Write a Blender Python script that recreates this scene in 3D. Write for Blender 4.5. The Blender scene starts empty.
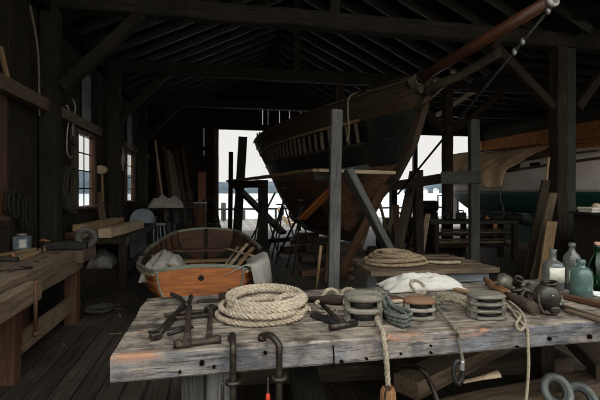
SKY_ZEN, SKY_BACK, EXPO = 3.1, .7, 0.0
import bpy, bmesh, math, random
from mathutils import Vector, Matrix, Quaternion, noise
random.seed(7)
R = random.Random(11)
SC = bpy.context.scene
COL = SC.collection
PI = math.pi
V = Vector

# ---------------------------------------------------------------- camera frame
F = 420.0; EYE = 1.5; TH = math.radians(11.4); CS = math.cos(TH); SN = math.sin(TH)
def _w(x, y, z): return V((CS*x + SN*y, -SN*x + CS*y, z))
def at(px, py, d): return _w((px-300)/F*d, d, EYE-(py-190)/F*d)            # at a distance
def on(px, py, z): d = F*(EYE-z)/(py-190.0); return _w((px-300)/F*d, d, z)    # on a level
def on_v(px, py, v):
    k = (px-300)/F; d = v/(CS-SN*k); return at(px, py, d)
def on_u(px, py, u):
    k = (px-300)/F; d = u/(CS*k+SN); return at(px, py, d)

# ---------------------------------------------------------------- materials
def lin(c):
    return tuple(((x/255/12.92) if x/255 <= .04045 else ((x/255+.055)/1.055)**2.4) for x in c)
def rgba(c): return (*lin(c), 1)
_M = {}
def _new(name):
    m = bpy.data.materials.new(name); m.use_nodes = True
    nt = m.node_tree; b = nt.nodes['Principled BSDF']
    return m, nt, b
def _n(nt, t, **kw):
    n = nt.nodes.new(t)
    for k, v in kw.items():
        if k in n.inputs: n.inputs[k].default_value = v
        else: setattr(n, k, v)
    return n
def _ramp(nt, fac, stops):
    r = nt.nodes.new('ShaderNodeValToRGB'); e = r.color_ramp.elements
    while len(e) < len(stops): e.new(.5)
    for i, (p, c) in enumerate(stops):
        e[i].position = p; e[i].color = c if len(c) == 4 else (*c, 1)
    nt.links.new(fac, r.inputs[0]); return r.outputs[0]
def _mix(nt, fac, a, b, mode='MIX'):
    m = nt.nodes.new('ShaderNodeMix'); m.data_type = 'RGBA'; m.blend_type = mode
    def put(i, v):
        if hasattr(v, 'is_linked'): nt.links.new(v, m.inputs[i])
        else: m.inputs[i].default_value = v
    put(0, fac); put(6, a); put(7, b)
    return m.outputs[2]
def wood(name, base, dark, axis='X', across=14, along=.8, rough=.75, bump=.35, crack=.5, stain=None, stain_amt=.5, stain_scale=2.0, spec=.3):
    key = (name, axis)
    if key in _M: return _M[key]
    m, nt, b = _new(name if axis == 'X' else name + '_' + axis.lower())
    L = nt.links.new
    tc = _n(nt, 'ShaderNodeTexCoord'); oi = _n(nt, 'ShaderNodeObjectInfo')
    off = _n(nt, 'ShaderNodeVectorMath', operation='SCALE'); off.inputs[0].default_value = (13.1, 7.7, 9.3)
    L(oi.outputs['Random'], off.inputs['Scale'])
    ad = _n(nt, 'ShaderNodeVectorMath', operation='ADD'); L(tc.outputs['Object'], ad.inputs[0]); L(off.outputs[0], ad.inputs[1])
    mp = _n(nt, 'ShaderNodeMapping')
    s = {'X': (along, across, across), 'Y': (across, along, across), 'Z': (across, across, along)}[axis]
    mp.inputs['Scale'].default_value = s
    L(ad.outputs[0], mp.inputs[0])
    g = _n(nt, 'ShaderNodeTexNoise', Scale=3.6, Detail=8.0, Roughness=.72, Distortion=.5); L(mp.outputs[0], g.inputs['Vector'])
    g2 = _n(nt, 'ShaderNodeTexNoise', Scale=7.5, Detail=4.0, Roughness=.6, Distortion=.3); L(mp.outputs[0], g2.inputs['Vector'])
    big = _n(nt, 'ShaderNodeTexNoise', Scale=stain_scale, Detail=5.0, Roughness=.6); L(ad.outputs[0], big.inputs['Vector'])
    c = _ramp(nt, g.outputs['Fac'], [(.30, rgba(dark)), (.62, rgba(base))])
    ck = _ramp(nt, g2.outputs['Fac'], [(.33, (.12, .12, .12)), (.40, (1, 1, 1))])
    c = _mix(nt, crack, c, ck, 'MULTIPLY')
    if stain:
        sm = _ramp(nt, big.outputs['Fac'], [(.46, (0, 0, 0)), (.64, (stain_amt,)*3)])
        c = _mix(nt, sm, c, rgba(stain))
    else:
        sm = _ramp(nt, big.outputs['Fac'], [(.35, (.62, .60, .57)), (.62, (1, 1, 1))])
        c = _mix(nt, .8, c, sm, 'MULTIPLY')
    hv = _n(nt, 'ShaderNodeHueSaturation'); L(c, hv.inputs['Color'])
    mr = _n(nt, 'ShaderNodeMapRange'); mr.inputs['To Min'].default_value = .8; mr.inputs['To Max'].default_value = 1.15
    L(oi.outputs['Random'], mr.inputs['Value']); L(mr.outputs[0], hv.inputs['Value'])
    L(hv.outputs[0], b.inputs['Base Color'])
    b.inputs['Roughness'].default_value = rough; b.inputs['Specular IOR Level'].default_value = spec
    bp = _n(nt, 'ShaderNodeBump', Strength=bump, Distance=.01)
    mh = _n(nt, 'ShaderNodeMath', operation='MULTIPLY'); L(g.outputs['Fac'], mh.inputs[0]); L(ck, mh.inputs[1])
    L(mh.outputs[0], bp.inputs['Height']); L(bp.outputs[0], b.inputs['Normal'])
    _M[key] = m; return m
def plain(name, base, dark=None, rough=.6, metal=0, scale=8, bump=.2, spec=.4, lo=.35, hi=.65, dist=.004, detail=6.0):
    if name in _M: return _M[name]
    m, nt, b = _new(name); L = nt.links.new
    tc = _n(nt, 'ShaderNodeTexCoord')
    n = _n(nt, 'ShaderNodeTexNoise', Scale=float(scale), Detail=detail, Roughness=.6); L(tc.outputs['Object'], n.inputs['Vector'])
    c = _ramp(nt, n.outputs['Fac'], [(lo, rgba(dark or base)), (hi, rgba(base))])
    L(c, b.inputs['Base Color']); b.inputs['Roughness'].default_value = rough; b.inputs['Metallic'].default_value = metal
    b.inputs['Specular IOR Level'].default_value = spec
    if bump:
        bp = _n(nt, 'ShaderNodeBump', Strength=bump, Distance=dist); L(n.outputs['Fac'], bp.inputs['Height']); L(bp.outputs[0], b.inputs['Normal'])
    _M[name] = m; return m
def rope_mat(name, base, dark, pitch=.05):
    if name in _M: return _M[name]
    m, nt, b = _new(name); L = nt.links.new
    tc = _n(nt, 'ShaderNodeTexCoord')
    n = _n(nt, 'ShaderNodeTexNoise', Scale=40.0, Detail=4.0); L(tc.outputs['Object'], n.inputs['Vector'])
    n2 = _n(nt, 'ShaderNodeTexNoise', Scale=5.0, Detail=3.0); L(tc.outputs['Object'], n2.inputs['Vector'])
    c = _ramp(nt, n.outputs['Fac'], [(.2, rgba(dark)), (.6, rgba(base))])
    c = _mix(nt, .25, c, _ramp(nt, n2.outputs['Fac'], [(.35, (.6, .58, .55)), (.6, (1, 1, 1))]), 'MULTIPLY')
    L(c, b.inputs['Base Color']); b.inputs['Roughness'].default_value = .9; b.inputs['Specular IOR Level'].default_value = .15
    sp = _n(nt, 'ShaderNodeSeparateXYZ'); L(tc.outputs['UV'], sp.inputs[0])
    a = _n(nt, 'ShaderNodeMath', operation='MULTIPLY'); a.inputs[1].default_value = 2*PI/pitch*3; L(sp.outputs[0], a.inputs[0])
    d = _n(nt, 'ShaderNodeMath', operation='MULTIPLY'); d.inputs[1].default_value = 2*PI*3; L(sp.outputs[1], d.inputs[0])
    e = _n(nt, 'ShaderNodeMath', operation='ADD'); L(a.outputs[0], e.inputs[0]); L(d.outputs[0], e.inputs[1])
    f = _n(nt, 'ShaderNodeMath', operation='SINE'); L(e.outputs[0], f.inputs[0])
    ab = _n(nt, 'ShaderNodeMath', operation='ABSOLUTE'); L(f.outputs[0], ab.inputs[0])
    bp = _n(nt, 'ShaderNodeBump', Strength=.9, Distance=.006); L(ab.outputs[0], bp.inputs['Height']); L(bp.outputs[0], b.inputs['Normal'])
    _M[name] = m; return m
def glass(name, col, rough=.06, ior=1.45, dust=0):
    if name in _M: return _M[name]
    m, nt, b = _new(name)
    b.inputs['Base Color'].default_value = rgba(col); b.inputs['Transmission Weight'].default_value = 1-dust
    b.inputs['Roughness'].default_value = rough; b.inputs['IOR'].default_value = ior
    _M[name] = m; return m

def Wd(k, axis='X'):      # the timber kinds
    T = dict(
     dark=((62, 52, 41), (26, 22, 18), dict(rough=.85, spec=.12)),
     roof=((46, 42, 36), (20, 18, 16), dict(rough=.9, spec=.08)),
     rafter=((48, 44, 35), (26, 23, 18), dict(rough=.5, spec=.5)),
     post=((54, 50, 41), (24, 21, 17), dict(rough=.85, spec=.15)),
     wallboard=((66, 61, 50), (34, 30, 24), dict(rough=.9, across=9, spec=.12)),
     warmlit_wall=((164, 108, 62), (74, 46, 28), dict(rough=.85, across=9, spec=.1)),  # the warm light on the right wall is put into this wood colour
     grey=((122, 122, 119), (66, 66, 64), dict(rough=.8, spec=.2)),
     bluegrey=((150, 156, 162), (96, 100, 104), dict(rough=.8, spec=.2)),
     darkgrey=((72, 72, 66), (36, 36, 32), dict(rough=.85, spec=.15)),
     bench=((128, 110, 88), (62, 50, 38), dict(rough=.7, spec=.25)),
     table=((156, 143, 126), (50, 43, 36), dict(rough=.7, across=11, crack=.95, bump=.9, stain=(50, 44, 38), stain_amt=.9, stain_scale=7.0, spec=.25)),
     brown=((100, 70, 48), (50, 35, 25), dict(rough=.6)),
     orange=((180, 108, 54), (116, 64, 32), dict(rough=.45, across=8, crack=.25, spec=.4)),
     paintin=((72, 76, 66), (46, 46, 38), dict(rough=.7, across=8, crack=.2)),
     plank=((176, 146, 108), (112, 88, 60), dict(rough=.75)),
     pale=((206, 184, 152), (150, 126, 98), dict(rough=.75, crack=.3)),
     handle=((150, 108, 72), (86, 58, 38), dict(rough=.5, across=18, crack=.3)),
     blockw=((144, 137, 123), (54, 48, 40), dict(rough=.8, across=12, spec=.2)),
     blockb=((138, 106, 80), (70, 50, 36), dict(rough=.75, across=12, spec=.2)),
     greengun=((152, 158, 140), (92, 96, 82), dict(rough=.7)),
     spar=((108, 66, 42), (54, 32, 20), dict(rough=.4, across=6, spec=.5, crack=.3)),
     hulldark=((44, 50, 47), (20, 25, 24), dict(rough=.65, across=5, along=.5, stain=(86, 74, 56), stain_amt=.35)),
     hullbrown=((146, 108, 78), (50, 37, 29), dict(rough=.8, across=6, stain=(34, 42, 40), stain_amt=.85, stain_scale=1.6)),
     hulltop=((96, 80, 60), (40, 32, 24), dict(rough=.7, across=7)),
     stem=((82, 68, 52), (38, 31, 24), dict(rough=.8)),
     rib=((120, 108, 88), (64, 55, 43), dict(rough=.85)))[k]
    return wood(k + '_wood', T[0], T[1], axis, **T[2])

IRON = lambda: plain('dark_iron', (72, 65, 55), (40, 33, 27), rough=.45, metal=.75, scale=30, bump=.3, spec=.5)
RUST = lambda: plain('rusty_iron', (76, 62, 50), (40, 32, 27), rough=.65, metal=.45, scale=22, bump=.4)
BLACKM = lambda: plain('black_iron', (52, 50, 47), (28, 26, 24), rough=.55, metal=.5, scale=18, bump=.25)
ROPE = lambda: rope_mat('manila_rope', (216, 198, 172), (172, 152, 126))
ROPEG = lambda: rope_mat('grey_rope', (146, 140, 124), (88, 82, 70), .04)
ROPEP = lambda: rope_mat('pale_rope', (192, 178, 152), (146, 130, 106), .04)
WHITEC = lambda: plain('white_canvas', (200, 194, 182), (172, 166, 154), rough=.95, scale=6, bump=.25, spec=.1, dist=.01)
TANC = lambda: plain('tan_canvas', (240, 206, 164), (190, 154, 116), rough=.95, scale=3, bump=.3, spec=.1, dist=.02)

# ---------------------------------------------------------------- mesh builder
class MB:
    def __init__(s): s.b = bmesh.new(); s.uv = s.b.loops.layers.uv.new('UVMap'); s.mi = 0
    def _face(s, vs, smooth=False):
        try: f = s.b.faces.new(vs)
        except ValueError: return None
        f.smooth = smooth; f.material_index = s.mi; return f
    def box(s, c, d, rot=None, bev=.006, jit=0):
        M = Matrix.Translation(V(c)) @ (rot.to_4x4() if rot else Matrix()) @ Matrix.Diagonal((d[0], d[1], d[2], 1))
        r = bmesh.ops.create_cube(s.b, size=1, matrix=M)
        vs = r['verts']
        if bev:
            es = {e for v in vs for e in v.link_edges}
            rr = bmesh.ops.bevel(s.b, geom=list(es), offset=min(bev, min(d)*.3), segments=1, affect='EDGES', profile=.5)
            vs = rr['verts']
        if jit:
            for v in vs: v.co += V((R.uniform(-jit, jit), R.uniform(-jit, jit), R.uniform(-jit, jit)))
        for v in vs:
            for f in v.link_faces: f.material_index = s.mi
        return s
    def span(s, a, b, bev=.006):
        a = V(a); b = V(b)
        return s.box((a+b)/2, (abs(b.x-a.x), abs(b.y-a.y), abs(b.z-a.z)), bev=bev)
    def tube(s, pts, r, seg=8, closed=False, cap=True, smooth=True, flat=1.0):
        pts = [V(p) for p in pts]; n = len(pts)
        rs = r if isinstance(r, (list, tuple)) else [r]*n
        tan = []
        for i in range(n):
            a = pts[(i-1) % n] if (closed or i > 0) else pts[i]; b = pts[(i+1) % n] if (closed or i < n-1) else pts[i]
            t = b-a; tan.append(t.normalized() if t.length > 1e-9 else V((0, 0, 1)))
        up = V((0, 0, 1)) if abs(tan[0].z) < .9 else V((1, 0, 0))
        nr = (up - tan[0]*up.dot(tan[0])).normalized(); rings = []; ln = 0; lens = []
        for i in range(n):
            if i:
                q = tan[i-1].rotation_difference(tan[i]); nr = (q @ nr); nr = (nr - tan[i]*nr.dot(tan[i])).normalized()
                ln += (pts[i]-pts[i-1]).length
            lens.append(ln)
            bn = tan[i].cross(nr)
            rings.append([s.b.verts.new(pts[i] + (nr*math.cos(2*PI*k/seg)*flat + bn*math.sin(2*PI*k/seg))*rs[i]) for k in range(seg)])
        m = n if closed else n-1
        for i in range(m):
            A = rings[i]; B = rings[(i+1) % n]
            l0 = lens[i]; l1 = lens[i+1] if i+1 < n else ln + (pts[0]-pts[-1]).length
            for k in range(seg):
                f = s._face((A[k], A[(k+1) % seg], B[(k+1) % seg], B[k]), smooth)
                if f:
                    for lp, uv in zip(f.loops, ((l0, k/seg), (l0, (k+1)/seg), (l1, (k+1)/seg), (l1, k/seg))): lp[s.uv].uv = uv
        if cap and not closed:
            s._face(rings[0][::-1]); s._face(rings[-1])
        return s
    def cyl(s, a, b, r, r2=None, seg=12): return s.tube([a, b], [r, r if r2 is None else r2], seg)
    def lathe(s, prof, c=(0, 0, 0), seg=24, rot=None, closed=False):
        c = V(c); rings = []
        for (r, z) in prof:
            ring = []
            for k in range(seg):
                p = V((r*math.cos(2*PI*k/seg), r*math.sin(2*PI*k/seg), z))
                if rot: p = rot @ p
                ring.append(s.b.verts.new(c+p))
            rings.append(ring)
        for i in range(len(rings)-1 + (1 if closed else 0)):
            A = rings[i]; B = rings[(i+1) % len(rings)]
            for k in range(seg): s._face((A[k], A[(k+1) % seg], B[(k+1) % seg], B[k]), True)
        if not closed:
            if prof[0][0] > 1e-4: s._face(rings[0][::-1])
            if prof[-1][0] > 1e-4: s._face(rings[-1])
        return s
    def prism(s, poly, z0, z1, M=None, smooth=False):
        M = M or Matrix()
        A = [s.b.verts.new(M @ V((p[0], p[1], z0))) for p in poly]; B = [s.b.verts.new(M @ V((p[0], p[1], z1))) for p in poly]
        n = len(poly); s._face(A[::-1]); s._face(B)
        for i in range(n): s._face((A[i], A[(i+1) % n], B[(i+1) % n], B[i]), smooth)
        return s
    def sheet(s, grid, th=0, smooth=True):
        n = len(grid); m = len(grid[0]); G = [[s.b.verts.new(V(p)) for p in row] for row in grid]
        for i in range(n-1):
            for j in range(m-1): s._face((G[i][j], G[i+1][j], G[i+1][j+1], G[i][j+1]), smooth)
        if th:
            s.b.normal_update()
            H = [[s.b.verts.new(v.co - v.normal*th) for v in row] for row in G]
            for i in range(n-1):
                for j in range(m-1): s._face((H[i][j], H[i][j+1], H[i+1][j+1], H[i+1][j]), smooth)
            for i in range(n-1):
                s._face((G[i][0], H[i][0], H[i+1][0], G[i+1][0])); s._face((G[i][m-1], G[i+1][m-1], H[i+1][m-1], H[i][m-1]))
            for j in range(m-1):
                s._face((G[0][j], G[0][j+1], H[0][j+1], H[0][j])); s._face((G[n-1][j], H[n-1][j], H[n-1][j+1], G[n-1][j+1]))
        return s
    def ball(s, c, r, sc=(1, 1, 1), seg=16, rot=None):
        prof = [(max(1e-5, r*math.sin(PI*i/10)), -r*math.cos(PI*i/10)) for i in range(11)]
        R3 = (rot or Matrix.Identity(3)) @ Matrix.Diagonal(sc)
        return s.lathe(prof, c, seg, R3)
    def strand(s, pts, r, pitch=None, step=None):
        """three-strand laid rope"""
        pitch = pitch or r*6.5; P = resample(pts, step or pitch/7)
        n = len(P); tan = [(P[min(i+1, n-1)]-P[max(i-1, 0)]).normalized() for i in range(n)]
        up = V((0, 0, 1)) if abs(tan[0].z) < .9 else V((1, 0, 0))
        nr = (up - tan[0]*up.dot(tan[0])).normalized(); fr = []; ln = 0
        for i in range(n):
            if i:
                nr = tan[i-1].rotation_difference(tan[i]) @ nr; nr = (nr-tan[i]*nr.dot(tan[i])).normalized(); ln += (P[i]-P[i-1]).length
            fr.append((P[i], nr.copy(), tan[i].cross(nr), ln))
        for k in range(3):
            s.tube([p + (a*math.cos(2*PI*(l/pitch+k/3)) + b*math.sin(2*PI*(l/pitch+k/3)))*r*.5 for p, a, b, l in fr], r*.53, 6)
        return s
    def build(s, name, mat, parent=None, world=True):
        bmesh.ops.recalc_face_normals(s.b, faces=s.b.faces)
        me = bpy.data.meshes.new(name)
        if parent is not None and world: s.b.transform(wm(parent).inverted())
        s.b.to_mesh(me); s.b.free()
        for m in (mat if isinstance(mat, (list, tuple)) else [mat]): me.materials.append(m)
        o = bpy.data.objects.new(name, me); COL.objects.link(o)
        if parent is not None: o.parent = parent
        return o
    def build_at(s, name, mat, loc, rz=0):
        """a one-mesh thing with its origin at its base"""
        M = Matrix.Translation(V(loc)) @ Matrix.Rotation(rz, 4, 'Z')
        s.b.transform(M.inverted()); o = s.build(name, mat); o.location = V(loc); o.rotation_euler.z = rz; return o
def wm(o):
    m = o.matrix_basis.copy(); p = o.parent
    while p: m = p.matrix_basis @ m; p = p.parent
    return m
def resample(pts, step):
    pts = [V(p) for p in pts]; n = len(pts); out = []
    for i in range(n-1):
        p0, p1, p2, p3 = pts[max(i-1, 0)], pts[i], pts[i+1], pts[min(i+2, n-1)]
        k = max(1, int((p2-p1).length/step))
        for j in range(k):
            t = j/k
            out.append(.5*((2*p1)+(p2-p0)*t+(2*p0-5*p1+4*p2-p3)*t*t+(3*p1-p0-3*p2+p3)*t**3))
    out.append(pts[-1]); return out
def tag(o, label=None, cat=None, group=None, kind=None):
    if label: o['label'] = label
    if cat: o['category'] = cat
    if group: o['group'] = group
    if kind: o['kind'] = kind
    return o
def thing(name, label, cat, loc, rz=0, group=None):
    o = bpy.data.objects.new(name, None); COL.objects.link(o); o.location = V(loc); o.rotation_euler.z = rz
    o.empty_display_size = .1
    return tag(o, label, cat, group)
def struct(o): o['kind'] = 'structure'; return o
def copy_tree(o, loc=None, rz=None, label=None, scale=None):
    def cp(x, par):
        c = x.copy(); COL.objects.link(c)
        if par: c.parent = par
        for ch in list(x.children): cp(ch, c)
        return c
    c = cp(o, None)
    if loc is not None: c.location = V(loc)
    if rz is not None: c.rotation_euler.z = rz
    if scale is not None: c.scale = scale if hasattr(scale, '__len__') else (scale,)*3
    if label: c['label'] = label
    return c
def frame(p0, p1, roll=0):
    p0 = V(p0); p1 = V(p1); x = (p1-p0).normalized()
    up = V((0, 0, 1)) if abs(x.z) < .95 else V((0, -1, 0))
    z = (up - x*up.dot(x)).normalized(); y = z.cross(x)
    M = Matrix((x, y, z)).transposed(); M = M @ Matrix.Rotation(roll, 3, 'X')
    return Matrix.Translation(p0) @ M.to_4x4()
def board_bm(m, L, w, t, ch=.006, jit=.003, taper=1.0, ends=0.0):
    """a rough board along local X with chamfered edges"""
    n = max(2, int(L/.3)); rings = []
    for i in range(n+1):
        f = i/n; k = 1+(taper-1)*f; hw = w/2*k; ht = t/2; c = min(ch, ht*.6, hw*.6)
        dy = R.uniform(-jit, jit); dz = R.uniform(-jit, jit)
        cs = [(hw, ht-c), (hw-c, ht), (-hw+c, ht), (-hw, ht-c), (-hw, -ht+c), (-hw+c, -ht), (hw-c, -ht), (hw, -ht+c)]
        ex = (ends*R.uniform(-1, 1) if i in (0, n) else 0)
        rings.append([m.b.verts.new(V((L*f+ex, y+dy+R.uniform(-jit, jit)*.5, z+dz+R.uniform(-jit, jit)*.5))) for y, z in cs])
    for i in range(n):
        for k in range(8): m._face((rings[i][k], rings[i][(k+1) % 8], rings[i+1][(k+1) % 8], rings[i+1][k]))
    m._face(rings[0][::-1]); m._face(rings[-1])
def board(name, p0, p1, w, t, mat='dark', label=None, cat=None, group=None, parent=None, roll=0, jit=.003, ch=.006, taper=1.0, ends=0, kind=None):
    p0 = V(p0); p1 = V(p1); m = MB(); board_bm(m, (p1-p0).length, w, t, ch, jit, taper, ends)
    o = m.build(name, Wd(mat) if isinstance(mat, str) else mat)
    M = frame(p0, p1, roll)
    if parent is not None: o.parent = parent; M = wm(parent).inverted() @ M
    o.matrix_basis = M
    return tag(o, label, cat, group, kind)
def rod(name, p0, p1, r, mat, label=None, cat=None, group=None, parent=None, r2=None, seg=10):
    p0 = V(p0); p1 = V(p1); m = MB(); L = (p1-p0).length; m.tube([(0, 0, 0), (L*.5, 0, 0), (L, 0, 0)], [r, (r+(r2 or r))/2, r2 or r], seg)
    o = m.build(name, Wd(mat) if isinstance(mat, str) else mat); M = frame(p0, p1)
    if parent is not None: o.parent = parent; M = wm(parent).inverted() @ M
    o.matrix_basis = M
    return tag(o, label, cat, group)
def nz(p, s=1.0): return noise.noise(V(p)*s)
# ================================================================ THE SETTING
VB = 15.6                       # back wall
BAYS = (6.08, 9.08, 12.4)
UL, UP, UR = -2.3, 5.5, 10.7    # left wall, post row, right wall

def floor_mat(name, base, dark, width=.17):
    m, nt, b = _new(name); L = nt.links.new
    tc = _n(nt, 'ShaderNodeTexCoord')
    mp = _n(nt, 'ShaderNodeMapping'); mp.inputs['Rotation'].default_value = (0, 0, PI/2); L(tc.outputs['Object'], mp.inputs[0])
    br = _n(nt, 'ShaderNodeTexBrick', Scale=1.0); br.offset = .37
    br.inputs['Brick Width'].default_value = 3.6; br.inputs['Row Height'].default_value = width
    br.inputs['Mortar Size'].default_value = .006; br.inputs['Mortar Smooth'].default_value = .1
    br.inputs['Color1'].default_value = (.55, .55, .55, 1); br.inputs['Color2'].default_value = (1, 1, 1, 1); br.inputs['Mortar'].default_value = (.08, .08, .08, 1)
    L(mp.outputs[0], br.inputs['Vector'])
    m2 = _n(nt, 'ShaderNodeMapping'); m2.inputs['Scale'].default_value = (14, .9, 1); L(tc.outputs['Object'], m2.inputs[0])
    g = _n(nt, 'ShaderNodeTexNoise', Scale=2.0, Detail=7.0, Roughness=.65); L(m2.outputs[0], g.inputs['Vector'])
    big = _n(nt, 'ShaderNodeTexNoise', Scale=1.3, Detail=5.0); L(tc.outputs['Object'], big.inputs['Vector'])
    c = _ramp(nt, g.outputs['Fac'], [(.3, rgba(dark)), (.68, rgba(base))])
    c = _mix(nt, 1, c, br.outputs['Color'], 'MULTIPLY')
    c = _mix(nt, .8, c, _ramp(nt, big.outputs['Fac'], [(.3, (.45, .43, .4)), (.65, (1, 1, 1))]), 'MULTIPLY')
    L(c, b.inputs['Base Color']); b.inputs['Roughness'].default_value = .7; b.inputs['Specular IOR Level'].default_value = .25
    h = _mix(nt, .7, br.outputs['Color'], g.outputs['Fac'])
    bp = _n(nt, 'ShaderNodeBump', Strength=.5, Distance=.012); L(h, bp.inputs['Height']); L(bp.outputs[0], b.inputs['Normal'])
    return m

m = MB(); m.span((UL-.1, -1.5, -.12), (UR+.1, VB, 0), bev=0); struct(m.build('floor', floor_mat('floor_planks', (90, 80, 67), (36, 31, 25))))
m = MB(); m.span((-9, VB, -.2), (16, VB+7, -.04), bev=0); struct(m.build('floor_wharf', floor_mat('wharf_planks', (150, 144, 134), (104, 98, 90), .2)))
m = MB(); m.span((-60, -60, -.3), (60, VB, -.125), bev=0); struct(m.build('ground', plain('gravel_ground', (150, 144, 134), (110, 104, 96), scale=20)))
m = MB(); m.span((-900, VB+3, -1.62), (900, 420, -1.6), bev=0)
o = struct(m.build('water', plain('harbour_water', (168, 170, 168), (150, 152, 150), rough=.3, scale=1.5, bump=.05, spec=.8)))
# far shore with its low wooded hill
m = MB(); prev = None; grid = []
for i in range(121):
    u = -420 + i*8
    h = 9 + 5*nz((u*.012, 3.1, 0)) + 1.6*nz((u*.07, 1.7, 0)) + (6 if u < -20 else 0)*min(1, (-20-u)/60 if u < -20 else 0)
    h += .6*nz((u*.35, 8.1, 0))
    grid.append([(u, 380, -1.7), (u, 383, h*.5), (u, 390, h), (u, 440, h*.8)])
m.sheet(grid, smooth=False); struct(m.build('hill_far_shore', plain('hazy_woods', (84, 92, 98), (66, 74, 80), rough=1, scale=.05, bump=0, spec=0)))  # aerial haze is mixed into the grey-blue base colour of the woods
for i in range(7):
    c = V((120+i*19+R.uniform(-6, 6), 374, -1.6)); w = R.uniform(3, 6)
    hs = thing('shore_house', ['pale house on the far shore, first from the stem of the schooner hull', 'second pale house along the far shore', 'third pale house along the far shore', 'fourth pale house along the far shore',
        'fifth pale house along the far shore', 'sixth pale house along the far shore', 'seventh pale house along the far shore'][i], 'house', c, 0, 'houses on the far shore')
    m = MB(); m.span(c+V((-w/2, -2, 0)), c+V((w/2, 2, 3)), bev=0); m.build('wall', plain('white_house', (225, 225, 222), bump=0), hs)
    m = MB(); m.prism([(-w/2-.4, 3), (w/2+.4, 3), (0, 5)], -2.4, 2.4, Matrix.Translation(c) @ Matrix.Rotation(PI/2, 4, 'X')); m.build('roof', plain('grey_roof', (150, 150, 152), bump=0), hs)

# ---------- left wall with its windows
WIN = [(3.6, 5.0), (7.46, 8.56), (11.4, 12.5), (14.0, 14.8)]
WZ0, WZ1 = 1.22, 2.52
def vboards(m, axis, fixed, a0, a1, zf, wid=(.17, .26), gap=.003, th=.03, holes=(), wide=0, bat=None):
    """vertical boards; axis 0 = along X, 1 = along Y; holes: (a0, a1, z0, z1)"""
    a = a0
    while a < a1-.02:
        w = min(R.uniform(*wid), a1-a); b = a+w
        g = gap if R.random() > wide else R.uniform(.006, .013)
        z0, z1 = zf((a+b)/2)
        segs = [(z0, z1)]
        for h0, h1, y0, y1 in holes:
            if a < h1-.01 and b > h0+.01:
                ns = []
                for s0, s1 in segs:
                    if s0 < y0: ns.append((s0, min(s1, y0)))
                    if s1 > y1: ns.append((max(s0, y1), s1))
                segs = [q for q in ns if q[1]-q[0] > .01]
        off = R.uniform(-.004, .004)
        for s0, s1 in segs:
            if axis: m.span((fixed+off, a, s0), (fixed+off+th, b-g, s1), bev=.003)
            else: m.span((a, fixed+off, s0), (b-g, fixed+off+th, s1), bev=.003)
        a = b
def cut(edges, lst):   # boards must break at hole edges
    out = sorted(set(edges+[e for h in lst for e in h[:2]])); return out
holes = [(a, b, WZ0, WZ1) for a, b in WIN]
m = MB(); E = cut([.5, VB], holes)
for e0, e1 in zip(E, E[1:]): vboards(m, 1, UL, e0, e1, lambda a: (0, 4.1), holes=holes)
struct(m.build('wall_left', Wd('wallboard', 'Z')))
for e in range(4): pass
for i, (a, b) in enumerate(WIN):
    m = MB(); w = struct(MB().span((UL-.03, a-.0, WZ0-.04), (UL+.16, b, WZ0), bev=.004).build('window_%d' % (i+1), Wd('brown', 'Y')))
    m = MB()
    for y in (a, b-.07): m.span((UL-.02, y, WZ0), (UL+.09, y+.07, WZ1), bev=.004)
    m.span((UL-.02, a+.07, WZ1-.07), (UL+.09, b-.07, WZ1), bev=.004)
    m.build('window_frame', Wd('brown', 'Z'), w)
    m = MB(); 
    for k in (1,): m.span((UL+.02, a+.07+(b-a-.14)*k/2-.011, WZ0), (UL+.036, a+.07+(b-a-.14)*k/2+.011, WZ1-.07), bev=0)
    for k in (1, 2, 3): z = WZ0+(WZ1-.07-WZ0)*k/4; m.span((UL+.022, a+.07, z-.011), (UL+.034, b-.07, z+.011), bev=0)
    m.build('muntin', Wd('dark', 'Z'), w)
    m = MB(); m.span((UL+.03, a+.07, WZ0), (UL+.036, b-.07, WZ1-.07), bev=0); m.build('pane', glass('old_window_glass', (250, 251, 250), .0, 1.08), w)
    m = MB()
    for y in (a-.13, b): m.span((UL+.03, y, WZ0-.1), (UL+.075, y+.13, WZ1+.02), bev=.004)
    m.build('casing', Wd('brown', 'Z'), w)
    m = MB(); m.span((UL+.03, a-.25, WZ1+.02), (UL+.13, b+.3, WZ1+.19), bev=.008); m.build('head_board', Wd('bench', 'Y'), w)
# ---------- back wall: boards left of the opening, a band over the lintel, the gable
def roofz(u): return 4.02 + (u+2.3)*.49 if u < 1.75 else (6.0-(u-1.75)*.49 if u < 5.2 else 4.42-(u-5.3)*.0536)
m = MB()
vboards(m, 0, VB, UL, .1, lambda a: (0, 2.75), gap=-.004)
vboards(m, 0, VB, UL, -.41, lambda a: (2.7, 3.8), gap=-.004); vboards(m, 0, VB, -.401, .1, lambda a: (2.7, 3.8), gap=-.004); vboards(m, 0, VB, UL, .1, lambda a: (3.75, roofz(a)), gap=-.004)
vboards(m, 0, VB, .1, UR, lambda a: (3.88, min(4.75, roofz(a)+.03)), gap=-.004, wide=.5); vboards(m, 0, VB, .1, 4.5, lambda a: (4.72, roofz(a)+.03), gap=-.004)
struct(m.build('wall_back', Wd('dark', 'Z')))
m = MB()
E = [(1.0, VB)]
vboards(m, 1, UR, 1.0, VB, lambda a: (0, 4.2))
struct(m.build('wall_right', Wd('warmlit_wall', 'Z')))
m = MB(); m.span((UR-.09, 1.0, 3.5), (UR-.02, VB-.1, 4.12)); struct(m.build('trim_added_dark', Wd('dark', 'Y')))  # dark board added to darken the upper part of the right wall
for z in (1.1, 2.95):
    o = board('trim_1', (UR-.04, 1.2, z), (UR-.04, VB-.1, z), .14, .07, 'warmlit_wall', kind='structure', roll=PI/2)
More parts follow.
